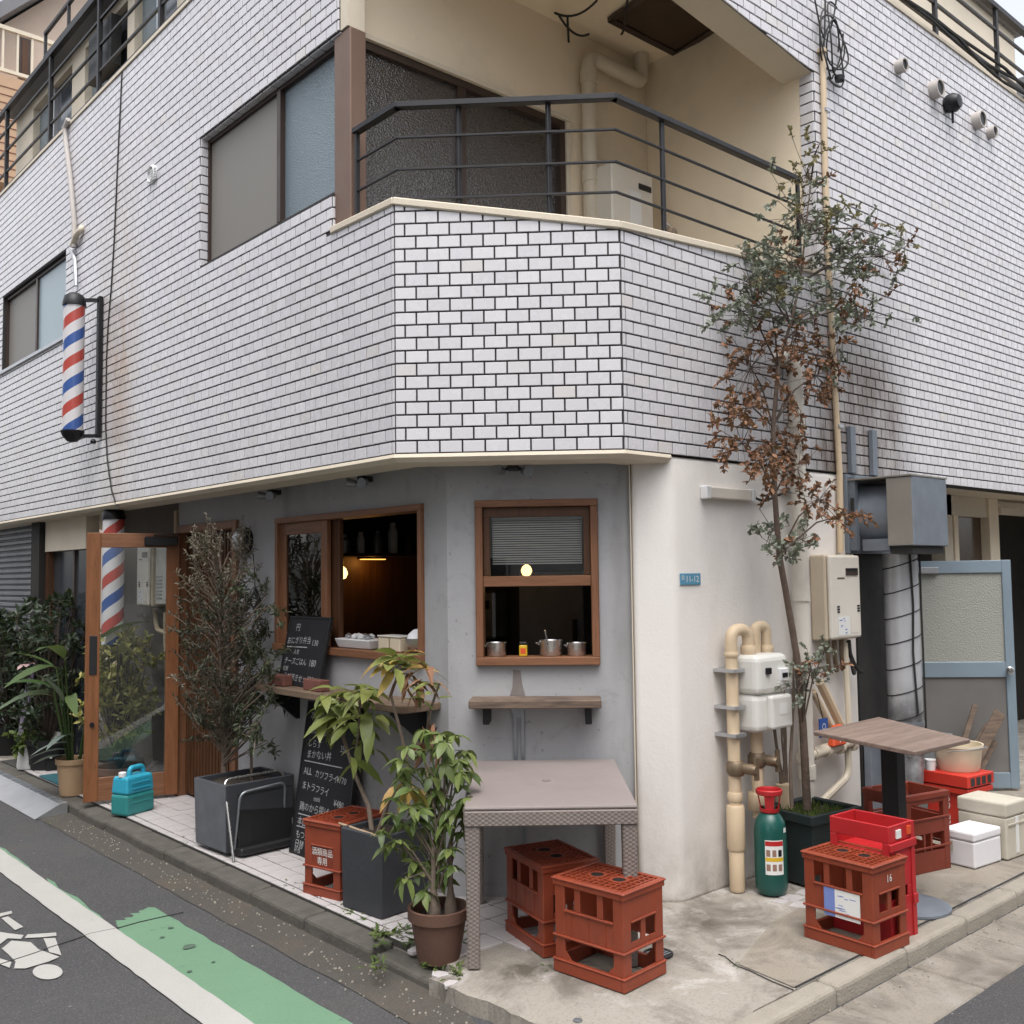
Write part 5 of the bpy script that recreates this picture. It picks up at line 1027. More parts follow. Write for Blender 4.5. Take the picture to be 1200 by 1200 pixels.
# tall open crate standing right way up behind, and a red one
def open_crate(name, T, Lx, Ly, H, label, m_, cat='crate', holes=True):
    t = thing(name, T.translation, label, cat); a, b = Lx / 2, Ly / 2; w_ = .012
    for sx in (-1, 1):
        Bx('side', (sx * a, -b, .0), (sx * (a - w_), b, H * .26), m_, t, T, .003); Bx('side', (sx * a, -b, H * .34), (sx * (a - w_), b, H * .66), m_, t, T, .003); Bx('side', (sx * a, -b, H * .84), (sx * (a - w_), b, H), m_, t, T, .003)
        for sy in (-1, 1): Bx('corner_post', (sx * (a + .003), sy * (b + .003), 0), (sx * (a - .045), sy * (b - .03), H - .002), m_, t, T, .004)
        Bx('bar', (sx * (a - .001), -.02, H * .26), (sx * (a - w_ + .001), .02, H * .34), m_, t, T)
    for sy in (-1, 1):
        Bx('end', (-a + w_, sy * b, .0), (a - w_, sy * (b - w_), H * .26), m_, t, T, .003); Bx('end', (-a + w_, sy * b, H * .48), (a - w_, sy * (b - w_), H * .66), m_, t, T, .003); Bx('end', (-a + w_, sy * b, H * .86), (a - w_, sy * (b - w_), H), m_, t, T, .003)
        for xx in (-.03, .03): Bx('bar', (xx - .008, sy * (b - .001), H * .26), (xx + .008, sy * (b - w_ + .001), H * .48), m_, t, T)
    mb = MB(T)
    for z0, z1, o in ((H - .035, H - .004, .008), (H * .66, H * .66 + .012, .008), (H * .3, H * .3 + .012, .008)):
        for b0, b1 in (((-a - o, -b - o, z0), (a + o, -b - .001, z1)), ((-a - o, b + .001, z0), (a + o, b + o, z1)), ((-a - o, -b - .001, z0), (-a - .001, b + .001, z1)), ((a + .001, -b - .001, z0), (a + o, b + .001, z1))): mb.box(b0, b1)
    mb.build('rim', m_, t, bevel=.002); Bx('bottom', (-a + w_, -b + w_, .02), (a - w_, b - w_, .03), m_, t, T)
    return t
open_crate('tall_crate', frame(2.68, -.50, 0, -13), .36, .30, .45, 'dark brown open crate behind the black table post', M_crate_dk)
# red crate stood on its side, open mouth to the left
TX = frame(1.555, -.91, 0, -2) @ Matrix.Diagonal((.8, .8, .97, 1))
xr = thing('red_crate', (1.6, -.92, 0), 'red plastic crate standing on end behind the stickered crate', 'crate')
for nm, b0, b1 in (('end_wall', (.12, -.17, 0), (.135, .19, .55)), ('side_wall', (-.12, -.185, .0), (.135, -.171, .20)), ('side_wall', (-.12, -.185, .25), (.135, -.171, .43)), ('side_wall', (.06, -.185, .2005), (.135, -.171, .2495)), ('side_wall', (-.12, -.185, .47), (.135, -.171, .55)), ('corner_rib', (.1, -.192, 0), (.142, -.186, .55)),
                   ('side_wall', (-.12, .191, 0), (.135, .205, .55)), ('base_plate', (-.135, -.185, 0), (-.121, .205, .37)), ('base_plate', (-.135, -.185, .47), (-.121, .205, .55)), ('base_post', (-.135, -.185, .3705), (-.121, -.14, .4695)), ('base_post', (-.135, .16, .3705), (-.121, .205, .4695)), ('shelf_wall', (-.12, -.17, .40), (.12, .19, .412)), ('rim', (-.14, -.20, .43), (.15, -.186, .468)), ('rim', (.1, -.2, .15), (.15, -.193, .2))): Bx(nm, b0, b1, M_red, xr, TX, .003)
Bx('sticker', (-.06, -.1935, .485), (-.01, -.1855, .525), M_print, xr, TX); Bx('sticker', (.06, -.1935, .49), (.1, -.1855, .53), M_orange, xr, TX)
# cola crate on end with a bucket on it, foam boxes
TC = frame(3.56, -.41, 0, -6)
ck = thing('cola_crate', TC.translation, 'bright red cola crate standing on end under the cream bucket', 'crate')
Bx('body', (-.125, -.13, .0), (.125, .15, .30), M_red2, ck, TC, .006); Bx('rim', (-.15, -.15, .301), (.15, .17, .335), M_red2, ck, TC, .004); Bx('rim', (-.155, -.155, .345), (.155, .175, .42), M_red2, ck, TC, .004); Bx('neck', (-.14, -.14, .3345), (.14, .16, .346), M_crate_dk, ck, TC)
for k in range(4): Bx('slot', (-.12 + k * .065, -.1565, .355), (-.075 + k * .065, -.1552, .405), M_soot, ck, TC)
text('lettering', 'Coca-Cola', .075, TC @ Matrix.Translation((-.1275, .01, .16)) @ Matrix.Rotation(R(-90), 4, 'Z') @ Matrix.Rotation(R(-90), 4, 'Y'), M_print, ck, shear=.35); text('lettering', 'Coca-Cola', .06, TC @ Matrix.Translation((-.02, -.132, .16)) @ Matrix.Rotation(R(-90), 4, 'Y'), M_print, ck, shear=.35)
bk = thing('bucket', TC @ Vector((.03, 0, .42)), 'cream plastic bucket on the red cola crate', 'bucket')
La('wall', [(.125, 0), (.13, .01), (.15, .15), (.158, .155), (.158, .17), (.147, .168), (.126, .015), (0, .012)], (.04, .02, .421), M_bucket, bk, TC, 28); Tb('handle', [TC @ Vector((.04 + .155 * math.cos(a), .02 + .155 * math.sin(a) - .02, .55 - .03 * math.sin(a))) for a in [R(180 + 18 * i) for i in range(11)]], .004, M_alu, bk, n=5)
def foam(name, T, a, b, h, m_, label, tape=False):
    t = thing(name, T.translation, label, 'box'); Bx('box', (-a, -b, .004), (a, b, h * .74), m_, t, T, .01, 2); Bx('lid', (-a - .003, -b - .003, h * .745), (a + .003, b + .003, h), m_, t, T, .012, 2)
    if tape:
        Bx('tape', (-.02, -b - .0045, h * .1), (.015, -b - .0005, h * .735), M_print, t, T); Bx('ridge', (-a + .02, -b - .006, h * .60), (a - .02, -b - .0005, h * .63), m_, t, T)
    else: Bx('label', (-a * .7, -b * .6, h + .0005), (a * .2, b * .3, h + .0015), M_print, t, T); Bx('tape', (-a - .0045, b * .3, h * .4), (-a - .0031, b * .5, h * .7), M_styro2, t, T)
    return t
foam('foam_box', frame(3.03, -.72, 0, -6), .145, .10, .205, M_styro, 'clean white foam box lying in front of the cola crate')
foam('foam_box', frame(3.32, -.72, 0, -4), .125, .15, .335, M_styro2, 'yellowed foam box with tape beside the cola crate', True)
wc_ = thing('white_cup', (3.3, -.28, .42), 'small white cup lid beside the cola crate', 'cup'); La('cup', [(.03, 0), (.035, .06), (.03, .06), (.026, .01), (0, .01)], TC @ Vector((-.12, .12, .421)), M_white, wc_, n=14); La('lid', [(.037, .0), (.037, .008), (0, .01)], TC @ Vector((-.12, .12, .482)), M_white, wc_, n=14)

# ------------------------------------------------------------------ tables
TT = frame(-.185, .065, -.004, -41, 2.1)         # origin at the front left corner, x along the front edge, y to the wall
rtab = thing('resin_table', (.4, .4, 0), 'taupe resin table with woven texture in front of the shop wall', 'table')
def make_weave():
    m, b = base('woven_resin', .55, 0, .4); P = coords(m); n, l = nn(m)
    setc(m, b, mix(m, noi(m, P, 5, 4), (.175, .145, .13), (.235, .195, .18)))
    mp_ = n.new('ShaderNodeMapping'); mp_.inputs['Rotation'].default_value = (0, 0, R(41)); l.new(P, mp_.inputs[0]); sp_ = n.new('ShaderNodeSeparateXYZ'); l.new(mp_.outputs[0], sp_.inputs[0])
    s_ = mth(m, 'ADD', sp_.outputs[0], sp_.outputs[1]); zz = sp_.outputs[2]
    w1 = mth(m, 'SINE', mth(m, 'MULTIPLY', s_, 210)); w2 = mth(m, 'SINE', mth(m, 'ADD', mth(m, 'MULTIPLY', zz, 330), mth(m, 'MULTIPLY', mth(m, 'SIGN', w1), 1.57)))
    bump(m, b, mth(m, 'ADD', w2, mth(m, 'ABSOLUTE', w1)), .28, .003); return m
M_weave = make_weave(); TW_, TDp, TH = .765, .93, .715
Bx('top', (0, 0, TH - .018), (TW_, TDp, TH), M_resintop, rtab, TT, .008, 2); Bx('border', (.0, -.006, TH - .085), (TW_, .03, TH - .019), M_weave, rtab, TT, .004); Bx('border', (0, TDp - .03, TH - .085), (TW_, TDp, TH - .019), M_weave, rtab, TT, .004)
Bx('border', (-.005, .031, TH - .085), (.03, TDp - .031, TH - .019), M_weave, rtab, TT, .004); Bx('border', (TW_ - .03, .031, TH - .085), (TW_ + .005, TDp - .031, TH - .019), M_weave, rtab, TT, .004)
La('parasol_plug', [(.022, 0), (.022, .004), (.012, .005), (0, .004)], (TW_ / 2, TDp / 2, TH), M_resin, rtab, TT, 16)
for sx, sy in ((0, 0), (1, 0), (0, 1), (1, 1)):
    x0 = sx * (TW_ - .07); y0 = sy * (TDp - .07); zb = -.03 if sy else .004; dx = .006 * (1 - 2 * sx)
    MB(TT).hexa([(x0 + .008, y0 + .008, zb), (x0 + .062, y0 + .008, zb), (x0 + .062, y0 + .062, zb), (x0 + .008, y0 + .062, zb), (x0 + .001, y0 + .001, TH - .086), (x0 + .069, y0 + .001, TH - .086), (x0 + .069, y0 + .069, TH - .086), (x0 + .001, y0 + .069, TH - .086)]).build('leg', M_weave, rtab, bevel=.006)
bt = thing('bistro_table', (2.02, -.77, 0), 'small wooden bistro table on a black post beside the tree', 'table')
zz = .86; qs = [at(*p, 'z', zz) for p in [(953, 857), (1072, 881), (1137, 866), (1030, 840)]]
MB().prism([tuple(p - vz * .022) for p in qs], (0, 0, .022)).build('top', M_bistro, bt, bevel=.003)
cx_, cy_ = 2.03, -.775; Bx('post', (cx_ - .045, cy_ - .045, .03), (cx_ + .045, cy_ + .045, zz - .03), M_black, bt, frame(0, 0), .004); Bx('spider', (cx_ - .16, cy_ - .03, zz - .0325), (cx_ + .16, cy_ + .03, zz - .0225), M_black, bt)
La('base', [(.2, .004), (.2, .016), (.06, .03), (0, .03)], (cx_ - .03, cy_ - .08, 0), M_hood, bt, n=30)

# ------------------------------------------------------------------ gas bottle, jerry can, planters, small ground things
gb = thing('gas_bottle', (1.685, -.24, 0), 'dark green gas bottle with a red valve guard', 'gas bottle')
La('bottle', [(0, .004), (.07, .006), (.083, .03), (.086, .06), (.086, .34), (.078, .385), (.055, .42), (.034, .435), (.034, .46), (0, .46)], (1.685, -.24, 0), M_gas, gb, n=32)
La('valve_guard', [(.036, .425), (.05, .435), (.054, .455), (.048, .455), (.046, .44)], (1.685, -.24, 0), M_red, gb, n=20); La('guard_ring', [(.064, .525), (.070, .53), (.072, .55), (.066, .555), (.062, .545), (.064, .525)], (1.685, -.24, 0), M_red, gb, n=20)
for k in range(4): a_ = R(35 + 90 * k); MB().hexa([Vector((1.685, -.24, z)) + Vector((math.cos(a_ + da), math.sin(a_ + da), 0)) * r_ for z, rr2 in ((.45, .05), (.53, .066)) for da, r_ in ((-.42, rr2 - .004), (.42, rr2 - .004), (.42, rr2 + .002), (-.42, rr2 + .002))]).build('guard_bar', M_red, gb)
La('valve', [(.02, .46), (.02, .52), (.012, .53), (0, .54)], (1.685, -.24, 0), M_brass, gb, n=10)
def curved(name, a0, a1, z0, z1, m_, rr_=.0868, n=8):
    mb = MB(); ps = [(1.685 + rr_ * math.cos(a0 + (a1 - a0) * i / n), -.24 + rr_ * math.sin(a0 + (a1 - a0) * i / n)) for i in range(n + 1)]
    for (x0, y0), (x1, y1) in zip(ps, ps[1:]): mb.add([(x0, y0, z0), (x1, y1, z0), (x1, y1, z1), (x0, y0, z1)], [(0, 1, 2, 3)])
    return mb.build(name, m_, gb)
curved('label', R(195), R(262), .12, .30, M_print); curved('label_band', R(196), R(261), .27, .295, M_red, .0873); curved('label_band', R(196), R(261), .19, .21, M_yellow, .0873)
for k in range(6): curved('label_mark', R(199 + (k % 3) * 21), R(213 + (k % 3) * 21), .215 + (k // 3) * -.075, .25 + (k // 3) * -.075, M_terra3 if k != 2 else M_black, .0875, 2)
for k in range(11): curved('side_lettering', R(300), R(308), .10 + k * .022, .115 + k * .022, M_print, .0873, 1)
curved('sticker', R(268), R(284), .335, .36, M_print, .0862)
jc = thing('jerry_can', (-.12, 4.1, 0), 'blue plastic jerry can leaning before the open door', 'jerry can'); TJ = frame(-.105, 4.10, 0, 22)
MB(TJ).box((-.135, -.085, .004), (.135, .085, .16)).build('lower_body', M_canlow, jc, bevel=.022, seg=3); MB(TJ).hexa([(-.134, -.084, .157), (.134, -.084, .157), (.134, .084, .157), (-.134, .084, .157), (-.125, -.075, .285), (.125, -.075, .285), (.125, .075, .285), (-.125, .075, .285)]).build('upper_body', M_can, jc, bevel=.02, seg=3)
Tb('handle', bend([(-.04, 0, .28), (-.03, 0, .335), (.09, 0, .335), (.10, 0, .28)], .03), .018, M_can, jc, TJ, 10); La('cap', [(.028, 0), (.028, .03), (.024, .034), (0, .034)], (-.10, 0, .283), M_white, jc, TJ, 16)
for z_ in (.09, .13, .19, .23): Bx('rib', (-.09, -.0885, z_), (.09, -.0835, z_ + .012), M_canlow if z_ < .16 else M_can, jc, TJ, .003)
def planter(name, T, a, b, h, m_, label, taper=1., rim=.0, mface=None):
    t = thing(name, T.translation, label, 'planter'); k = taper; w_ = .018
    o0 = [(-a * k, -b * k, .01), (a * k, -b * k, .01), (a * k, b * k, .01), (-a * k, b * k, .01)]; o1 = [(-a, -b, h), (a, -b, h), (a, b, h), (-a, b, h)]; i1 = [(-a + w_, -b + w_, h), (a - w_, -b + w_, h), (a - w_, b - w_, h), (-a + w_, b - w_, h)]; i0 = [(x, y, h - .06) for x, y, z in i1]
    MB(T).add(o0 + o1 + i1 + i0, [(3, 2, 1, 0)] + [(i, (i + 1) % 4, 4 + (i + 1) % 4, 4 + i) for i in range(4)] + [(4 + i, 4 + (i + 1) % 4, 8 + (i + 1) % 4, 8 + i) for i in range(4)] + [(8 + i, 8 + (i + 1) % 4, 12 + (i + 1) % 4, 12 + i) for i in range(4)]).build('box', m_, t, bevel=.006)
    if rim:
        mb = MB(T)
        for b0, b1 in (((-a - rim, -b - rim, h - .05), (a + rim, -b, h + .002)), ((-a - rim, b, h - .05), (a + rim, b + rim, h + .002)), ((-a - rim, -b, h - .05), (-a, b, h + .002)), ((a, -b, h - .05), (a + rim, b, h + .002))): mb.box(b0, b1)
        mb.build('rim', m_, t, bevel=.004)
    if mface: MB(T).hexa([(-a * k - .004, -b * k + .004, .02), (-a * k - .001, -b * k + .004, .02), (-a * k - .001, b * k - .004, .02), (-a * k - .004, b * k - .004, .02), (-a - .004, -b + .004, h - .004), (-a - .001, -b + .004, h - .004), (-a - .001, b - .004, h - .004), (-a - .004, b - .004, h - .004)]).build('worn_face', mface, t)
    mb = MB(T); nx = 10; rz = random.Random(int(a * 1000)); vsx = [(-a + w_ + (2 * a - 2 * w_) * i / nx, -b + w_ + (2 * b - 2 * w_) * j / nx, h - .055 + rz.uniform(0, .03)) for j in range(nx + 1) for i in range(nx + 1)]
    mb.add(vsx, [(j * (nx + 1) + i, j * (nx + 1) + i + 1, (j + 1) * (nx + 1) + i + 1, (j + 1) * (nx + 1) + i) for j in range(nx) for i in range(nx)]).build('soil', M_soil, t, smooth=True); return t
planter('square_planter', frame(.07, 2.66, .02, 3), .245, .205, .43, M_planter, 'large worn slate planter holding the olive tree', .96, 0, M_planter_worn)
planter('square_planter', frame(.045, 1.02, .0, 6), .165, .165, .42, M_planter, 'dark slate cube planter holding the broad leaved plant', .96)
plg = planter('square_planter', frame(2.08, -.245, .0, -6), .205, .17, .40, M_planter_g, 'black green plastic planter holding the withered tree', .86, .012)
rm = random.Random(12); mb = MB()
for k in range(500):
    x_, y_ = 2.08 + rm.uniform(-.18, .18), -.245 + rm.uniform(-.15, .15); h = rm.uniform(.015, .05); a = rm.uniform(0, 6.28); d = Vector((math.cos(a), math.sin(a), 0)) * .006
    p = Vector((x_, y_, .36)); mb.add([p - d, p + d, p + Vector((rm.uniform(-.02, .02), rm.uniform(-.02, .02), h))], [(0, 1, 2)])
tag(mb.build('planter_moss', L_weed, plg), kind='stuff')
La('base_tray', [(.0, 0), (.16, .0), (.16, .02), (0, .02)], (.07, 2.66, .001), M_blackp, None, n=4).name = 'planter_foot'
tag(bpy.data.objects['planter_foot'], 'low black foot under the large worn planter', 'stand')
# chrome sign frame with a black tray in front of the olive planter
fr_ = thing('folding_frame', (.05, 2.36, 0), 'chrome folding frame leaning on the olive planter', 'frame')
c1, c2, c3, c4 = Vector((-.165, 2.33, .01)), Vector((-.15, 2.50, .475)), Vector((.27, 2.53, .475)), Vector((.325, 2.44, .01))
Tb('outer_tube', bend([c1, c2, c3, c4], .05), .009, M_chrome, fr_, n=10); k1, k2, k3, k4 = Vector((-.10, 2.46, .01)), Vector((-.09, 2.40, .40)), Vector((.23, 2.42, .42)), Vector((.29, 2.55, .01)); Tb('inner_tube', bend([k1, k2, k3, k4], .05), .008, M_galv, fr_, n=10)
bt_ = thing('black_tray', (.1, 2.43, 0), 'black plastic tray standing behind the chrome frame', 'tray'); TB_ = frame(.085, 2.43, .03, 4, -7)
Bx('panel', (-.17, .0, 0), (.24, .012, .36), M_blackp, bt_, TB_, .004); Bx('foot', (-.19, -.06, -.015), (.25, .05, .03), M_blackp, bt_, TB_, .01); Bx('lip', (-.17, -.02, .345), (.24, -.0005, .36), M_blackp, bt_, TB_, .003)
# drain lid, mats, ramp
dl_ = thing('drain_lid', (.57, -.38, 0), 'round black drain lid beside the front crate', 'drain lid'); La('rim', [(.068, 0), (.068, .006), (.055, .008), (.055, .004), (0, .004)], (.575, -.385, .0), M_black, dl_, n=24)
for k in range(-2, 3): Bx('rib', (.53, -.385 + k * .018 - .004, .0045), (.62, -.385 + k * .018 + .004, .0075), M_galv, dl_)
dd = thing('survey_stud', at(677, 1196, 'z', 0), 'small round metal stud set in the corner concrete', 'stud'); La('stud', [(.018, 0), (.018, .004), (.01, .006), (0, .006)], at(677, 1196, 'z', -.002), M_galv, dd, n=14)
ra = thing('kerb_ramp', (-.5, 5.6, -.08), 'grey plastic kerb ramp on the street', 'ramp'); MB().prism([(-.60, 4.75, -.075), (-.345, 4.80, -.075), (-.345, 4.80, .005), (-.40, 4.80, .003)], (0, 1.9, 0)).build('wedge', M_alu, ra)
for k in range(7): Bx('tread', (-.405, 4.85 + k * .26, .0035), (-.35, 5.06 + k * .26, .009), M_galv, ra)
mt = thing('door_mat', (-.15, 5.8, .008), 'teal door mat on the far porch tiles', 'mat'); Bx('pile', (-.19, 5.25, .0075), (.1, 6.05, .018), M_mat, mt, bevel=.003); Bx('edge', (-.19, 5.22, .0075), (.1, 5.249, .013), M_blackp, mt)

# ------------------------------------------------------------------ plants
def leaf_pts(L, w_, droop, curl=.15, seg=3):
    """leaf along +x with a folded midrib, drooping along -z"""
    vs = [(0, 0, 0)]; fs = []
    for i in range(1, seg + 1):
        t = i / seg; x = L * t; z = -droop * L * t * t; hw = w_ / 2 * math.sin(math.pi * min(.97, t * .92 + .06)) ** .8
        if i == seg: vs.append((x, 0, z)); break
        vs += [(x, -hw, z + curl * hw), (x, 0, z), (x, hw, z + curl * hw)]
    fs = [(0, 1, 2), (0, 2, 3)]
    for i in range(1, seg - 1):
        a = 1 + (i - 1) * 3; b = a + 3; fs += [(a, b, b + 1, a + 1), (a + 1, b + 1, b + 2, a + 2)]
    a = 1 + (seg - 2) * 3; e = len(vs) - 1; fs += [(a, e, a + 1), (a + 1, e, a + 2)]
    return vs, fs
def orient(p, d, roll=0):
    d = d.normalized(); s = d.cross(vz); s = s.normalized() if s.length > 1e-4 else Vector((0, 1, 0)); u = s.cross(d)
    M = Matrix.Identity(4)
    for i in range(3): M[i][0] = d[i]; M[i][1] = -s[i]; M[i][2] = u[i]; M[i][3] = p[i]
    return M @ Matrix.Rotation(roll, 4, 'X')
def rdir(r, up=.2):
    a = r.uniform(0, 6.283); z = r.uniform(-1, 1) + up; h = math.sqrt(max(.02, 1 - min(1, z * z) * .8)); return Vector((math.cos(a) * h, math.sin(a) * h, z)).normalized()
def small_leaf(mb, p, d, L, w_, r):
    M = orient(p, d, r.uniform(-1.2, 1.2)); k = len(mb.v)
    mb.v += [M @ Vector(q) for q in ((0, 0, 0), (L * .22, -w_ * .36, .1 * w_), (L * .6, -w_ * .46, .12 * w_), (L, 0, -.14 * L), (L * .6, w_ * .46, .12 * w_), (L * .22, w_ * .36, .1 * w_), (L * .55, 0, -.03 * L))]
    mb.f += [(k + i, k + (i + 1) % 6, k + 6) for i in range(6)]; mb.mi += [0] * 6
def sprig(mbl, mbw, p, d, n, L, w_, step, r, droop=.02, rad=.0025):
    """a twig with leaves along it"""
    pts = [p.copy()]; q = p.copy(); d = d.normalized()
    for i in range(n):
        d = (d + rdir(r, 0) * .16 + Vector((0, 0, -droop))).normalized(); q = q + d * step; pts.append(q.copy())
        for s in range(3): small_leaf(mbl, q, (d * .5 + rdir(r, .05)).normalized(), L * r.uniform(.65, 1.15), w_ * r.uniform(.7, 1.15), r)
    if mbw is not None: mbw.tube(pts, [rad] * len(pts), 4, cap=False)
def wiggle(a, b, r, amp, n=6):
    a, b = Vector(a), Vector(b); return [a.lerp(b, i / n) + (rdir(r) * amp if 0 < i < n else Vector()) for i in range(n + 1)]
# olive tree
ro = random.Random(31); ot = thing('olive_tree', (.07, 2.66, .4), 'dusty grey olive tree in the large slate planter by the entrance', 'tree', 'potted trees')
c0 = at(262, 905, 'x', .02); cT = at(258, 640, 'x', .05); Tb('trunk', wiggle((c0.x, c0.y, .36), (cT.x, cT.y, 1.5), ro, .012), [.02, .018, .016, .014, .012, .01, .008], M_bark2, ot)
Tb('stake', [(.10, 2.62, .38), (.12, 2.70, 1.25)], .009, M_bark, ot, n=6)
ol, od, ow, og2 = MB(), MB(), MB(), MB()
for k in range(165):
    z = ro.uniform(.70, 1.95); t = (z - .70) / 1.25; c = Vector((c0.x, c0.y, 0)).lerp(Vector((cT.x, cT.y, 0)), t); rad = .11 + .18 * math.sin(math.pi * min(1, t * .8 + .16)); a = ro.uniform(0, 6.28)
    st = Vector((c.x + .03 * math.cos(a), c.y + .03 * math.sin(a), z - .12)); en = Vector((c.x + rad * math.cos(a) * ro.uniform(.3, 1), c.y + rad * math.sin(a) * ro.uniform(.3, 1), z))
    ow.tube([st, st.lerp(en, .5) + Vector((0, 0, .03)), en], [.006, .004, .003], 4, cap=False)
    dry = t > .72 or (ro.random() < .22); sprig(od if dry else ol, ow, en, Vector((math.cos(a) * .6, math.sin(a) * .6, 1.0)), 6 if dry else 8, .042, .0115, .022, ro, .03)
    if not dry: sprig(ol, ow, st.lerp(en, .5), Vector((math.cos(a + 1), math.sin(a + 1), .6)), 8, .044, .012, .022, ro, .05)
for k in range(40):     # lower green shoots on the window side
    p = at(ro.uniform(285, 318), ro.uniform(690, 870), 'x', .12 + ro.uniform(-.1, .1)); ow.tube([Vector((c0.x, c0.y, max(.5, p.z - .3))), p], [.006, .003], 4, cap=False); sprig(og2, ow, p, rdir(ro, .3), 9, .056, .016, .022, ro, .06)
for k in range(22):      # tall bare tips
    a = ro.uniform(0, 6.28); p = Vector((cT.x + .16 * math.cos(a), cT.y + .16 * math.sin(a), ro.uniform(1.75, 1.95))); sprig(od, ow, p, Vector((ro.uniform(-.2, .2), ro.uniform(-.2, .2), 1)), 9, .03, .009, .024, ro, 0)
tag(ol.build('foliage', L_olive, ot), kind='stuff'); tag(og2.build('green_shoots', L_olive2, ot), kind='stuff'); tag(od.build('dry_foliage', L_dry, ot), kind='stuff'); ow.build('branches', M_bark2, ot, kind='stuff')
# withered tree by the gas bottle
re_ = random.Random(44); et = thing('withered_tree', (2.08, -.24, .38), 'tall thin tree with blue green top and withered brown leaves', 'tree', 'potted trees')
YT = -.24
tp = [at(*p, 'y', YT) for p in [(946, 948), (941, 850), (934, 770), (922, 700), (913, 650), (908, 580), (906, 500), (912, 430), (926, 380), (938, 330), (944, 270), (950, 215)]]
Tb('trunk', tp, [.024, .021, .019, .018, .017, .015, .013, .011, .009, .007, .005, .003], M_bark3, et, n=10)
tp2 = [at(*p, 'y', YT + .05) for p in [(928, 945), (926, 900), (930, 820), (930, 760)]]; Tb('side_stem', tp2, [.012, .010, .008, .005], M_bark2, et)
eg, eb, ey, ew = MB(), MB(), MB(), MB()
def trunk_near(p):
    return min((q for q in tp if q.z < p.z + .05), key=lambda q: (q - p).length + max(0, q.z - p.z + .1) * 2, default=tp[0])
def cluster(px, py, rx, ry, n, mbl, L, w_, up=.2, droop=.04, ns=6):
    cc = at(px, py, 'y', YT + re_.uniform(-.15, .12)); b0 = trunk_near(cc); ew.tube([b0, b0.lerp(cc, .5) + Vector((0, 0, .06)), cc], [.006, .005, .003], 5, cap=False)
    for k in range(int(n * 2.8)):
        p = at(px + re_.gauss(0, .62) * rx, py + re_.gauss(0, .62) * ry, 'y', YT + re_.uniform(-.2, .18)); d = (p - cc)
        ew.tube([cc, p], [.002, .0015], 4, cap=False); mb_ = mbl if re_.random() > .14 else (eb if mbl is eg else (eg if mbl is eb and py < 430 else mbl)); sprig(mb_, ew, p, (d * 2 + rdir(re_, up) * .6), ns, L, w_, .02, re_, droop)
for a in [(880, 335, 34, 30, 9, eg), (905, 300, 30, 35, 9, eg), (935, 255, 36, 34, 11, eg), (985, 285, 38, 24, 10, eg), (1035, 300, 34, 22, 9, eg), (1000, 315, 30, 22, 6, eg), (870, 365, 28, 16, 6, eg), (935, 315, 45, 25, 10, eg), (1022, 372, 26, 12, 5, eg), (990, 365, 16, 14, 3, eg), (905, 372, 40, 18, 8, eg)]: cluster(*a, .032, .022, ns=6)
for a in [(905, 335, 22, 22, 4, ey), (985, 250, 36, 16, 4, ey), (945, 205, 16, 30, 4, ey), (960, 170, 12, 22, 2, ey), (1060, 285, 14, 14, 3, ey)]: cluster(*a, .028, .02, ns=5)
for a in [(880, 430, 30, 30, 9, eb), (858, 480, 16, 22, 4, eb), (870, 520, 24, 26, 6, eb), (905, 520, 26, 28, 7, eb), (930, 390, 34, 28, 8, eb), (975, 420, 30, 20, 6, eb), (990, 350, 16, 20, 3, eb), (955, 440, 22, 20, 5, eb), (935, 550, 18, 30, 5, eb), (960, 585, 24, 18, 5, eb), (1000, 600, 20, 10, 3, eb), (900, 545, 18, 18, 4, eb), (930, 470, 10, 25, 3, eb)]: cluster(*a, .036, .023, -.5, .12, 5)
for a in [(915, 645, 22, 14, 6, eg), (940, 632, 14, 14, 3, eg), (905, 620, 12, 18, 3, eg), (950, 785, 18, 16, 7, eg), (938, 800, 14, 14, 4, eg), (965, 765, 10, 10, 2, eg)]: cluster(*a, .034, .024, .3, .02, 4)
tag(eg.build('green_foliage', L_euc, et), kind='stuff'); tag(eb.build('withered_foliage', L_brown, et), kind='stuff'); tag(ey.build('yellowed_foliage', L_eucy, et), kind='stuff'); ew.build('branches', M_bark, et, kind='stuff')
# broad leaved plant: every leaf a part
def leafmesh(nm, L, w_, droop, m_, seg=4):
    v, f = leaf_pts(L, w_, droop, .25, seg); me = MB().add(v, f).mesh(nm, smooth=True); me.materials.append(m_); return me
def put_leaf(me, p, d, roll, s, parent, name='leaf'):
    o = bpy.data.objects.new(name, me); col.objects.link(o); o.parent = parent; o.matrix_parent_inverse = W(parent).inverted(); o.matrix_basis = orient(p, d, roll) @ Matrix.Scale(s, 4)
rb_ = random.Random(17); bp_ = thing('broad_leaved_plant', (.045, 1.02, .38), 'leggy plant with long yellow green leaves in the slate cube planter', 'plant', 'potted plants')
lm = [leafmesh('leaf', lq, wq_, dd_, mm) for lq, wq_, dd_ in ((.11, .046, .1), (.145, .056, .3), (.175, .062, .5), (.13, .055, .8)) for mm in (L_big,)]; ly = leafmesh('leaf', .19, .05, .5, L_bigy); lb_ = leafmesh('leaf', .14, .035, 1.0, L_brown)
st = {}
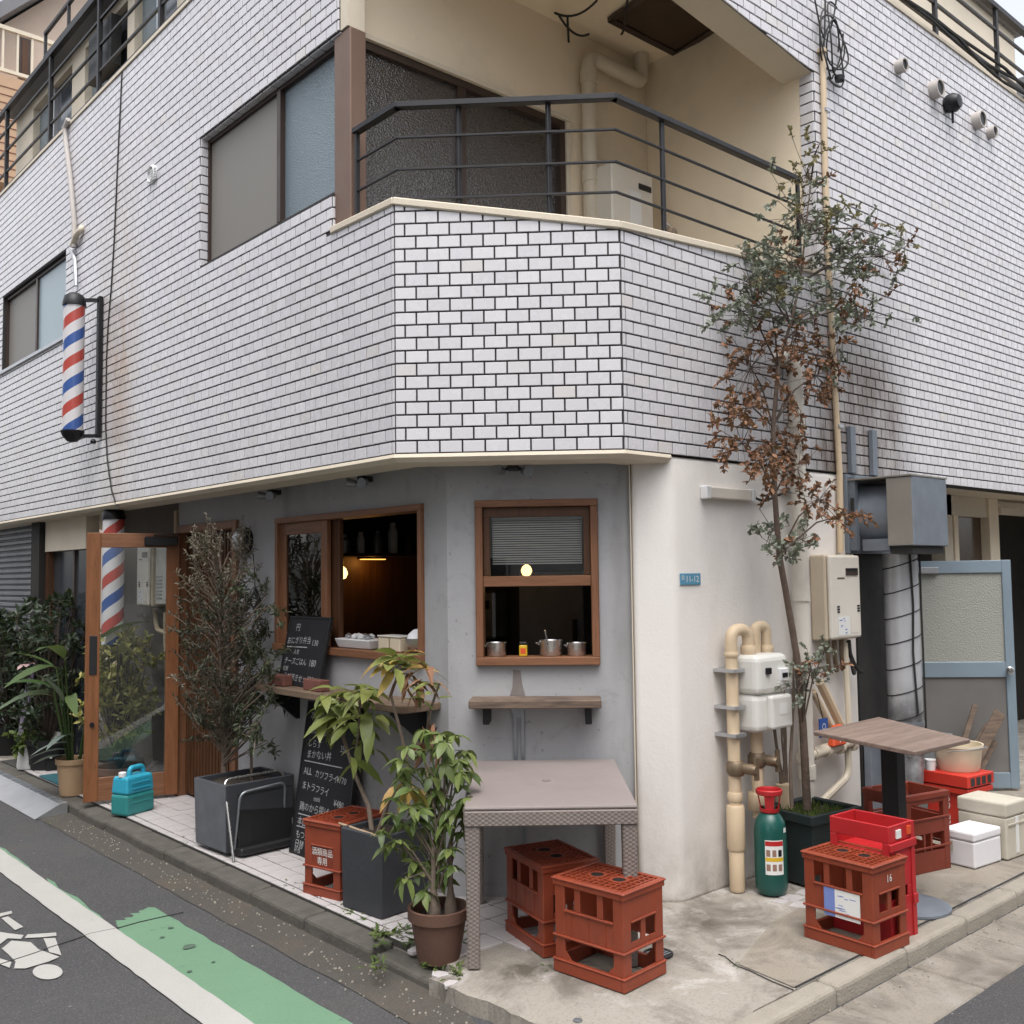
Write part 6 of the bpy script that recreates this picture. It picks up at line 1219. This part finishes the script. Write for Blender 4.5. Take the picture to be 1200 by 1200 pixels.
for nm, pts, r_ in (('stem', [(437, 985, .02), (432, 945, .03), (415, 905, .04), (398, 850, .03), (392, 815, .02)], .014), ('stem', [(440, 985, .02), (455, 940, .06), (480, 905, .08), (470, 860, .05), (458, 815, .03), (470, 780, .02)], .012), ('stem', [(460, 930, .06), (495, 890, .08), (505, 830, .05), (515, 800, .02)], .009), ('stem', [(415, 905, .04), (420, 860, 0), (422, 820, -.02)], .008)):
    P = [at(a, b, 'x', c) for a, b, c in pts]; Tb(nm, P, [r_ * (1 - .5 * i / len(P)) for i in range(len(P))], M_bark2, bp_)
def whorl(px, py, x, n, meshes, dz=-.1, s0=.8, s1=1.15, spread=.06):
    c = at(px, py, 'x', x); n = int(n * 2.5)
    for k in range(n):
        a = 2 * math.pi * k / n + rb_.uniform(-.4, .4); d = Vector((math.cos(a), math.sin(a), rb_.uniform(-.35, .5) + dz)); put_leaf(rb_.choice(meshes), c + rdir(rb_) * spread, d, rb_.uniform(-.5, .5), rb_.uniform(s0, s1), bp_)
whorl(392, 818, .02, 9, lm); whorl(400, 850, .02, 7, lm, -.2); whorl(388, 845, .03, 5, lm, -.3); whorl(422, 815, -.02, 8, lm); whorl(430, 845, -.02, 6, lm, -.3, .8, 1.2); whorl(420, 880, 0, 4, lm, -.4)
whorl(470, 782, .02, 5, lm, .1); whorl(465, 778, .02, 4, [ly], .1, .7, 1); whorl(480, 800, .02, 6, [lb_], -.2, .6, .9); whorl(500, 815, .04, 5, lm, .2, .6, .9); whorl(470, 920, 0, 3, [ly], -.6, .7, .9); whorl(505, 860, .06, 6, [lb_], -.6, .6, .9); whorl(495, 790, .03, 4, [lb_], .2, .6, .8)
Tb('pale_stick', [at(398, 965, 'x', -.08), at(442, 980, 'x', -.10)], .008, M_pale_stick, bp_, n=6)
# clay pot with bushy plant
rp_ = random.Random(23); PX, PY = -.165, .285
cpot = thing('clay_pot', (PX, PY, -.02), 'brown clay pot at the kerb beside the resin table leg', 'pot', 'flower pots')
def claypot(t, x, y, z, r0, r1, h, m_, rim=.05):
    La('pot', [(0, 0), (r0, 0), (r0 + .002, .01), (r1 * .93, h - rim), (r1 * 1.02, h - rim), (r1 * 1.04, h), (r1 * .92, h), (r1 * .86, h - rim), (0, h - rim)], (x, y, z), m_, t, n=32); La('soil', [(r1 * .86, 0), (r1 * .4, .012), (0, .008)], (x, y, z + h - rim + .003), M_soil, t, n=16)
claypot(cpot, PX, PY, -.012, .095, .137, .235, M_terra)
pp = thing('bushy_plant', (PX, PY, .2), 'bushy mid green plant with drooping leaf fans in the clay pot', 'plant', 'potted plants')
for dx, dy, r_ in ((-.02, .01, .034), (.055, -.02, .03)): La('bulb_stem', [(r_ * .7, -.04), (r_, .0), (r_ * .95, .03), (r_ * .5, .09), (.012, .14), (.01, .3)], (PX + dx, PY + dy, .19), M_bark2, pp, n=14)
lp2 = [leafmesh('leaf', lq, lq * .46, q, L_pot, 4) for lq, q in ((.05, .2), (.068, .3), (.085, .5), (.075, .8))]; lpy = leafmesh('leaf', .10, .045, .6, L_bigy, 4)
fans = [(480, 900), (500, 880), (525, 870), (545, 890), (548, 920), (515, 910), (490, 925), (470, 935), (525, 935), (550, 945), (500, 950), (478, 965), (530, 965), (512, 985), (490, 990), (472, 985), (535, 995), (515, 1010), (495, 1020), (522, 1030), (505, 1045), (530, 870), (505, 855), (485, 875), (540, 862), (455, 975)]
fans = [(a - 8, b) for a, b in fans] + [(470, 910), (462, 955), (515, 860), (538, 905), (500, 970), (540, 975), (485, 1010), (520, 895), (495, 935), (458, 990), (545, 880), (550, 905), (470, 890), (530, 950), (510, 925), (480, 945), (545, 935), (548, 960), (530, 1015), (475, 1030), (520, 880), (500, 900), (490, 960), (515, 955)]
for k, (a, b) in enumerate(fans):
    c = at(a, b, 'f', PX + PY + rp_.uniform(-.12, .12)); root = Vector((PX + rp_.uniform(-.03, .06), PY, max(.3, c.z - .25))); Tb('stem', [root, root.lerp(c, .6) + Vector((0, 0, .04)), c], [.006, .004, .003], M_bark2 if k % 2 else L_pot, pp, n=5)
    n = rp_.choice((8, 9, 10))
    for j in range(n):
        an = 2 * math.pi * j / n + rp_.uniform(-.3, .3); put_leaf(lpy if k == 6 and j < 3 else rp_.choice(lp2), c, Vector((math.cos(an), math.sin(an), rp_.uniform(-.6, .25))), rp_.uniform(-.5, .5), rp_.uniform(.75, 1.2), pp)
# long leaved plant in the tan pot, far left
rl_ = random.Random(5); tpot = thing('tan_pot', (-.25, 5.05, 0), 'tan clay pot standing left of the open door', 'pot', 'flower pots'); claypot(tpot, -.20, 5.12, .0, .10, .135, .29, M_terra2, .04)
pl = thing('long_leaved_plant', (-.2, 5.12, .25), 'dark plant with long arching leaves in the tan pot', 'plant', 'potted plants'); ll = [leafmesh('leaf', .42, .11, q, L_left, 5) for q in (.25, .5, .8)]; lpale = leafmesh('leaf', .30, .10, .7, L_pale, 5)
for k in range(13):
    a = rl_.uniform(0, 6.28); h = rl_.uniform(.45, 1.0); b0 = Vector((-.2 + .04 * math.cos(a), 5.12 + .04 * math.sin(a), .24)); tip = b0 + Vector((.12 * math.cos(a), .12 * math.sin(a), h)); Tb('stalk', [b0, tip], [.009, .005], L_left, pl, n=5); put_leaf(rl_.choice(ll), tip, Vector((math.cos(a), math.sin(a), rl_.uniform(.2, 1.2))), rl_.uniform(-.4, .4), rl_.uniform(.7, 1.1), pl)
for k in range(4): a = 2.2 + k * .5; put_leaf(lpale, Vector((-.2, 5.12, .28 + .06 * k)), Vector((math.cos(a), math.sin(a), .5)), .2, 1, pl)
# shrub behind the door glass
ry_ = random.Random(6); yp = thing('pink_pot', (.12, 5.0, 0), 'wide pinkish clay pot behind the door glass', 'pot', 'flower pots'); claypot(yp, .13, 5.0, 0, .13, .19, .2, M_terra3, .05)
ys_ = thing('yellow_shrub', (.13, 5.0, .17), 'yellow green shrub seen through the entrance door glass', 'plant', 'potted plants'); yl, yw = MB(), MB()
for k in range(120):
    p = Vector((.13 + ry_.gauss(0, .11), 5.0 + ry_.gauss(0, .17), ry_.uniform(.45, 1.2))); yw.tube([Vector((.13, 5.0, .17)), p], [.006, .003], 4, cap=False); sprig(yl, yw, p, rdir(ry_, .5), 5, .085, .035, .03, ry_, .05)
tag(yl.build('foliage', L_yplant, ys_), kind='stuff'); yw.build('branches', M_bark, ys_, kind='stuff')
# dark shrubs in front of the shutter
rd_ = random.Random(7)
for lab, cx, cy, n, zz_, rr_ in (('dark dense potted shrub in front of the shutter', -.02, 7.6, 150, 1.45, .33), ('dark potted shrub before the bay door beside the long leaved plant', .0, 6.45, 110, 1.55, .26)):
    t = thing('dark_shrub', (cx, cy, 0), lab, 'plant', 'dark shrubs'); dlv, dw = MB(), MB()
    claypot(t, cx, cy, 0, .14, .19, .28, M_blackp)
    for k in range(n):
        p = Vector((cx + rd_.gauss(0, .5) * rr_, cy + rd_.gauss(0, .6) * rr_ * 1.5, rd_.uniform(.35, zz_))); dw.tube([Vector((cx, cy, .25)), p], [.006, .003], 4, cap=False); sprig(dlv, dw, p, rdir(rd_, .4), 5, .09, .04, .03, rd_, .04)
    tag(dlv.build('foliage', L_dark, t), kind='stuff'); dw.build('branches', M_bark, t, kind='stuff')
fl = thing('pale_flower', at(30, 780, 'x', -.2), 'pale pink flower against the dark shrubs', 'flower'); fp = at(30, 778, 'x', -.2)
for k in range(7): a = k * .9; v, f = leaf_pts(.10, .06, .3); MB(orient(fp, Vector((math.cos(a), math.sin(a), .3 * math.cos(k))), 0)).add(v, f).build('petal', L_pink, fl)
Tb('stem', [fp, Vector((fp.x + .05, fp.y, .05))], .006, L_dark, fl, n=5)
pc = thing('white_pitcher', (-.16, 6.5, 0), 'white enamel pitcher used as a planter at the far porch', 'pitcher'); La('body', [(0, .01), (.08, .01), (.085, .03), (.07, .2), (.055, .24), (.065, .27), (.06, .27), (.05, .235)], (-.15, 6.55, 0), M_white, pc, n=20); Tb('handle', bend([(-.10, 6.5, .24), (-.05, 6.44, .22), (-.06, 6.46, .08), (-.09, 6.49, .07)], .04), .009, M_white, pc)
pk, pw = MB(), MB()
for k in range(10): sprig(pk, pw, Vector((-.15, 6.55, .25)), rdir(ro, .8), 5, .09, .05, .035, ro, .12)
tag(pk.build('ivy', L_weed, pc), kind='stuff')
sgn = thing('purple_sign', (-.1, 6.1, 0), 'narrow purple grey printed sign leaning before the dark shrubs', 'sign'); P0, P1 = at(24, 862, 'x', -.12), at(38, 775, 'x', -.05)
MB().hexa([(P0.x, P0.y - .09, P0.z), (P0.x + .015, P0.y - .09, P0.z), (P0.x + .015, P0.y + .09, P0.z), (P0.x, P0.y + .09, P0.z), (P1.x, P1.y - .09, P1.z), (P1.x + .015, P1.y - .09, P1.z), (P1.x + .015, P1.y + .09, P1.z), (P1.x, P1.y + .09, P1.z)]).build('sheet', mat('purple_print', (.16, .13, .19), .6, var=.7, scale=14), sgn)
for k in range(6): q = P0.lerp(P1, .1 + k * .15); Bx('print_line', (q.x - .004, q.y - .07, q.z), (q.x - .0005, q.y + .07, q.z + .03), M_alu, sgn)
Bx('stand', (P0.x, P0.y - .11, .01), (P0.x + .12, P0.y + .11, P0.z - .002), M_black, sgn)
pb = thing('paper_stack', at(60, 868, 'x', .0), 'pale papers propped beside the tan pot', 'papers'); q = at(60, 872, 'x', 0.02); MB(Matrix.Translation(q) @ Matrix.Rotation(R(20), 4, 'Y')).box((-.01, -.12, -.12), (.01, .12, .12)).build('sheaf', M_meter, pb); Bx('crate_stand', (q.x - .08, q.y - .15, .01), (q.x + .12, q.y + .15, q.z - .13), M_blackp, pb)
# weeds and litter along the kerb
rw_ = random.Random(77); wd_ = MB()
for px, py, n, s in [(430, 1070, 5, 1), (448, 1098, 9, 1.3), (470, 1093, 12, 1.2), (480, 1105, 9, 1), (345, 1040, 6, .8), (285, 1012, 5, .7), (212, 985, 5, .7), (445, 1132, 9, 1.1), (505, 1130, 8, 1), (530, 1140, 8, 1), (495, 1100, 9, 1.2), (538, 1090, 9, 1.2), (545, 1110, 6, 1), (400, 1066, 6, .8), (420, 1075, 4, 1), (862, 1131, 4, .5), (640, 1135, 3, .5), (60, 965, 3, .6)]:
    for k in range(n * 3):
        p = at(px + rw_.gauss(0, 7), py + rw_.gauss(0, 4), 'z', -.005); a = rw_.uniform(0, 6.28); L = rw_.uniform(.02, .055) * s; v, f = leaf_pts(L, L * rw_.uniform(.15, .4), rw_.uniform(.1, .8))
        M = orient(p, Vector((math.cos(a), math.sin(a), rw_.uniform(.3, 1.6))), rw_.uniform(-.5, .5)); wd_.T = M; wd_.add(v, f)
wd_.T = I4; o = wd_.build('kerb_weeds', L_weed); tag(o, 'small green weeds growing in the kerb joints', 'weeds', kind='stuff')
gr_ = MB()
for k in range(420):
    if rw_.random() < .6: p = Vector((rw_.gauss(-.42, .07), rw_.uniform(-.3, 4.5), ZR + .004))
    else: p = Vector((rw_.uniform(.2, 4), rw_.gauss(-1.2, .05), ZR + .008))
    s = rw_.uniform(.002, .006); gr_.hexa([p + Vector(q) * s for q in ((-1, -1, 0), (1, -.7, 0), (.8, 1, 0), (-.9, .8, 0), (-.6, -.5, 1), (.5, -.6, .9), (.5, .6, 1.1), (-.5, .5, .8))])
tag(gr_.build('kerb_grit', M_kerb2), 'loose grit and crumbs lying in the gutters', 'grit', kind='stuff')

# ------------------------------------------------------------------ houses across the two streets (mirrored in the panes) and an added sky blocker
M_pale = mat('pale_house_render', (.50, .49, .47), .8, var=.1, scale=1.5, dirt=.3)
def house(name, x0, y0, x1, y1, h, label, faces):
    t = thing(name, ((x0 + x1) / 2, (y0 + y1) / 2, ZR), label, 'building'); Bx('wall', (x0, y0, ZR), (x1, y1, h), M_pale, t); Bx('roof', (x0 - .2, y0 - .2, h + .002), (x1 + .2, y1 + .2, h + .25), M_roofgrey, t)
    for f in faces:
        for z in (1.0, 3.8):
            k = 0
            while True:
                a = (y0 if f == 'x' else x0) + .8 + k * 2.4; k += 1
                if a + 1.3 > (y1 if f == 'x' else x1): break
                if f == 'x': wn = Bx('window', (x1 + .002, a, z), (x1 + .05, a + 1.3, z + 1.1), M_alu, t); Bx('pane', (x1 + .051, a + .05, z + .05), (x1 + .056, a + 1.25, z + 1.05), M_darkglass, wn)
                else: wn = Bx('window', (a, y1 + .002, z), (a + 1.3, y1 + .05, z + 1.1), M_alu, t); Bx('pane', (a + .05, y1 + .051, z + .05), (a + 1.25, y1 + .056, z + 1.05), M_darkglass, wn)
house('facing_house', -12, -1.5, -6.3, 14, 6.5, 'pale house across the main street opposite the shop', 'x'); house('neighbour_house', 9.85, .25, 17, 9, 7.5, 'pale house next door along the side street', ''); house('facing_house', -13, -14, -6.6, -7.4, 7.5, 'unseen pale house added on the far corner to block sky light', 'xy'); house('facing_house', -1.5, -13, 14, -7.2, 6.5, 'pale house across the side street', 'y')  # far corner house is unseen, added to dim the chamfer tiles

# ------------------------------------------------------------------ the building beyond
fb = thing('far_apartment_house', (3, 16, 0), 'tan apartment house with a cream balcony behind the tiled building', 'building')
MB().prism([(-.2, 12.6, 0), (5, 12.6, 0), (5, 12.6, 12.2), (3.2, 12.6, 12.4), (-.2, 12.6, 8.85)], (0, 8, 0)).build('wall', M_tan2, fb)
MB().prism([(-.6, 12.3, 8.5), (3.3, 12.3, 12.55), (3.3, 12.3, 12.8), (-.6, 12.3, 8.75)], (0, 8.5, 0)).build('roof', M_roofgrey, fb)
Bx('balcony', (-.5, 12.0, 7.5), (1.75, 12.598, 9.1), M_tan, fb)
for k in range(12): Bx('tile_joint', (-.5, 11.994, 7.6 + k * .12), (1.75, 11.9995, 7.612 + k * .12), M_brick, fb)
rf = MB().bar((-.5, 12.03, 9.82), (1.75, 12.03, 9.82), .06, .06).build('railing', M_cream, fb); MB().bar((-.5, 12.03, 9.18), (1.75, 12.03, 9.18), .05, .05).build('lower_rail', M_cream, rf)
for k in range(11): Bx('baluster', (-.3 + k * .2, 12.015, 9.205), (-.27 + k * .2, 12.045, 9.79), M_cream, rf)
for x0, x1, z0, z1, mm in ((.55, .98, 8.8, 9.55, M_frost_pale), (1.28, 1.45, 9.2, 10.05, M_slat)): wn = Bx('window', (x0, 12.57, z0), (x1, 12.598, z1), M_brownmetal, fb); Bx('pane', (x0 + .04, 12.56, z0 + .04), (x1 - .04, 12.569, z1 - .04), mm, wn)
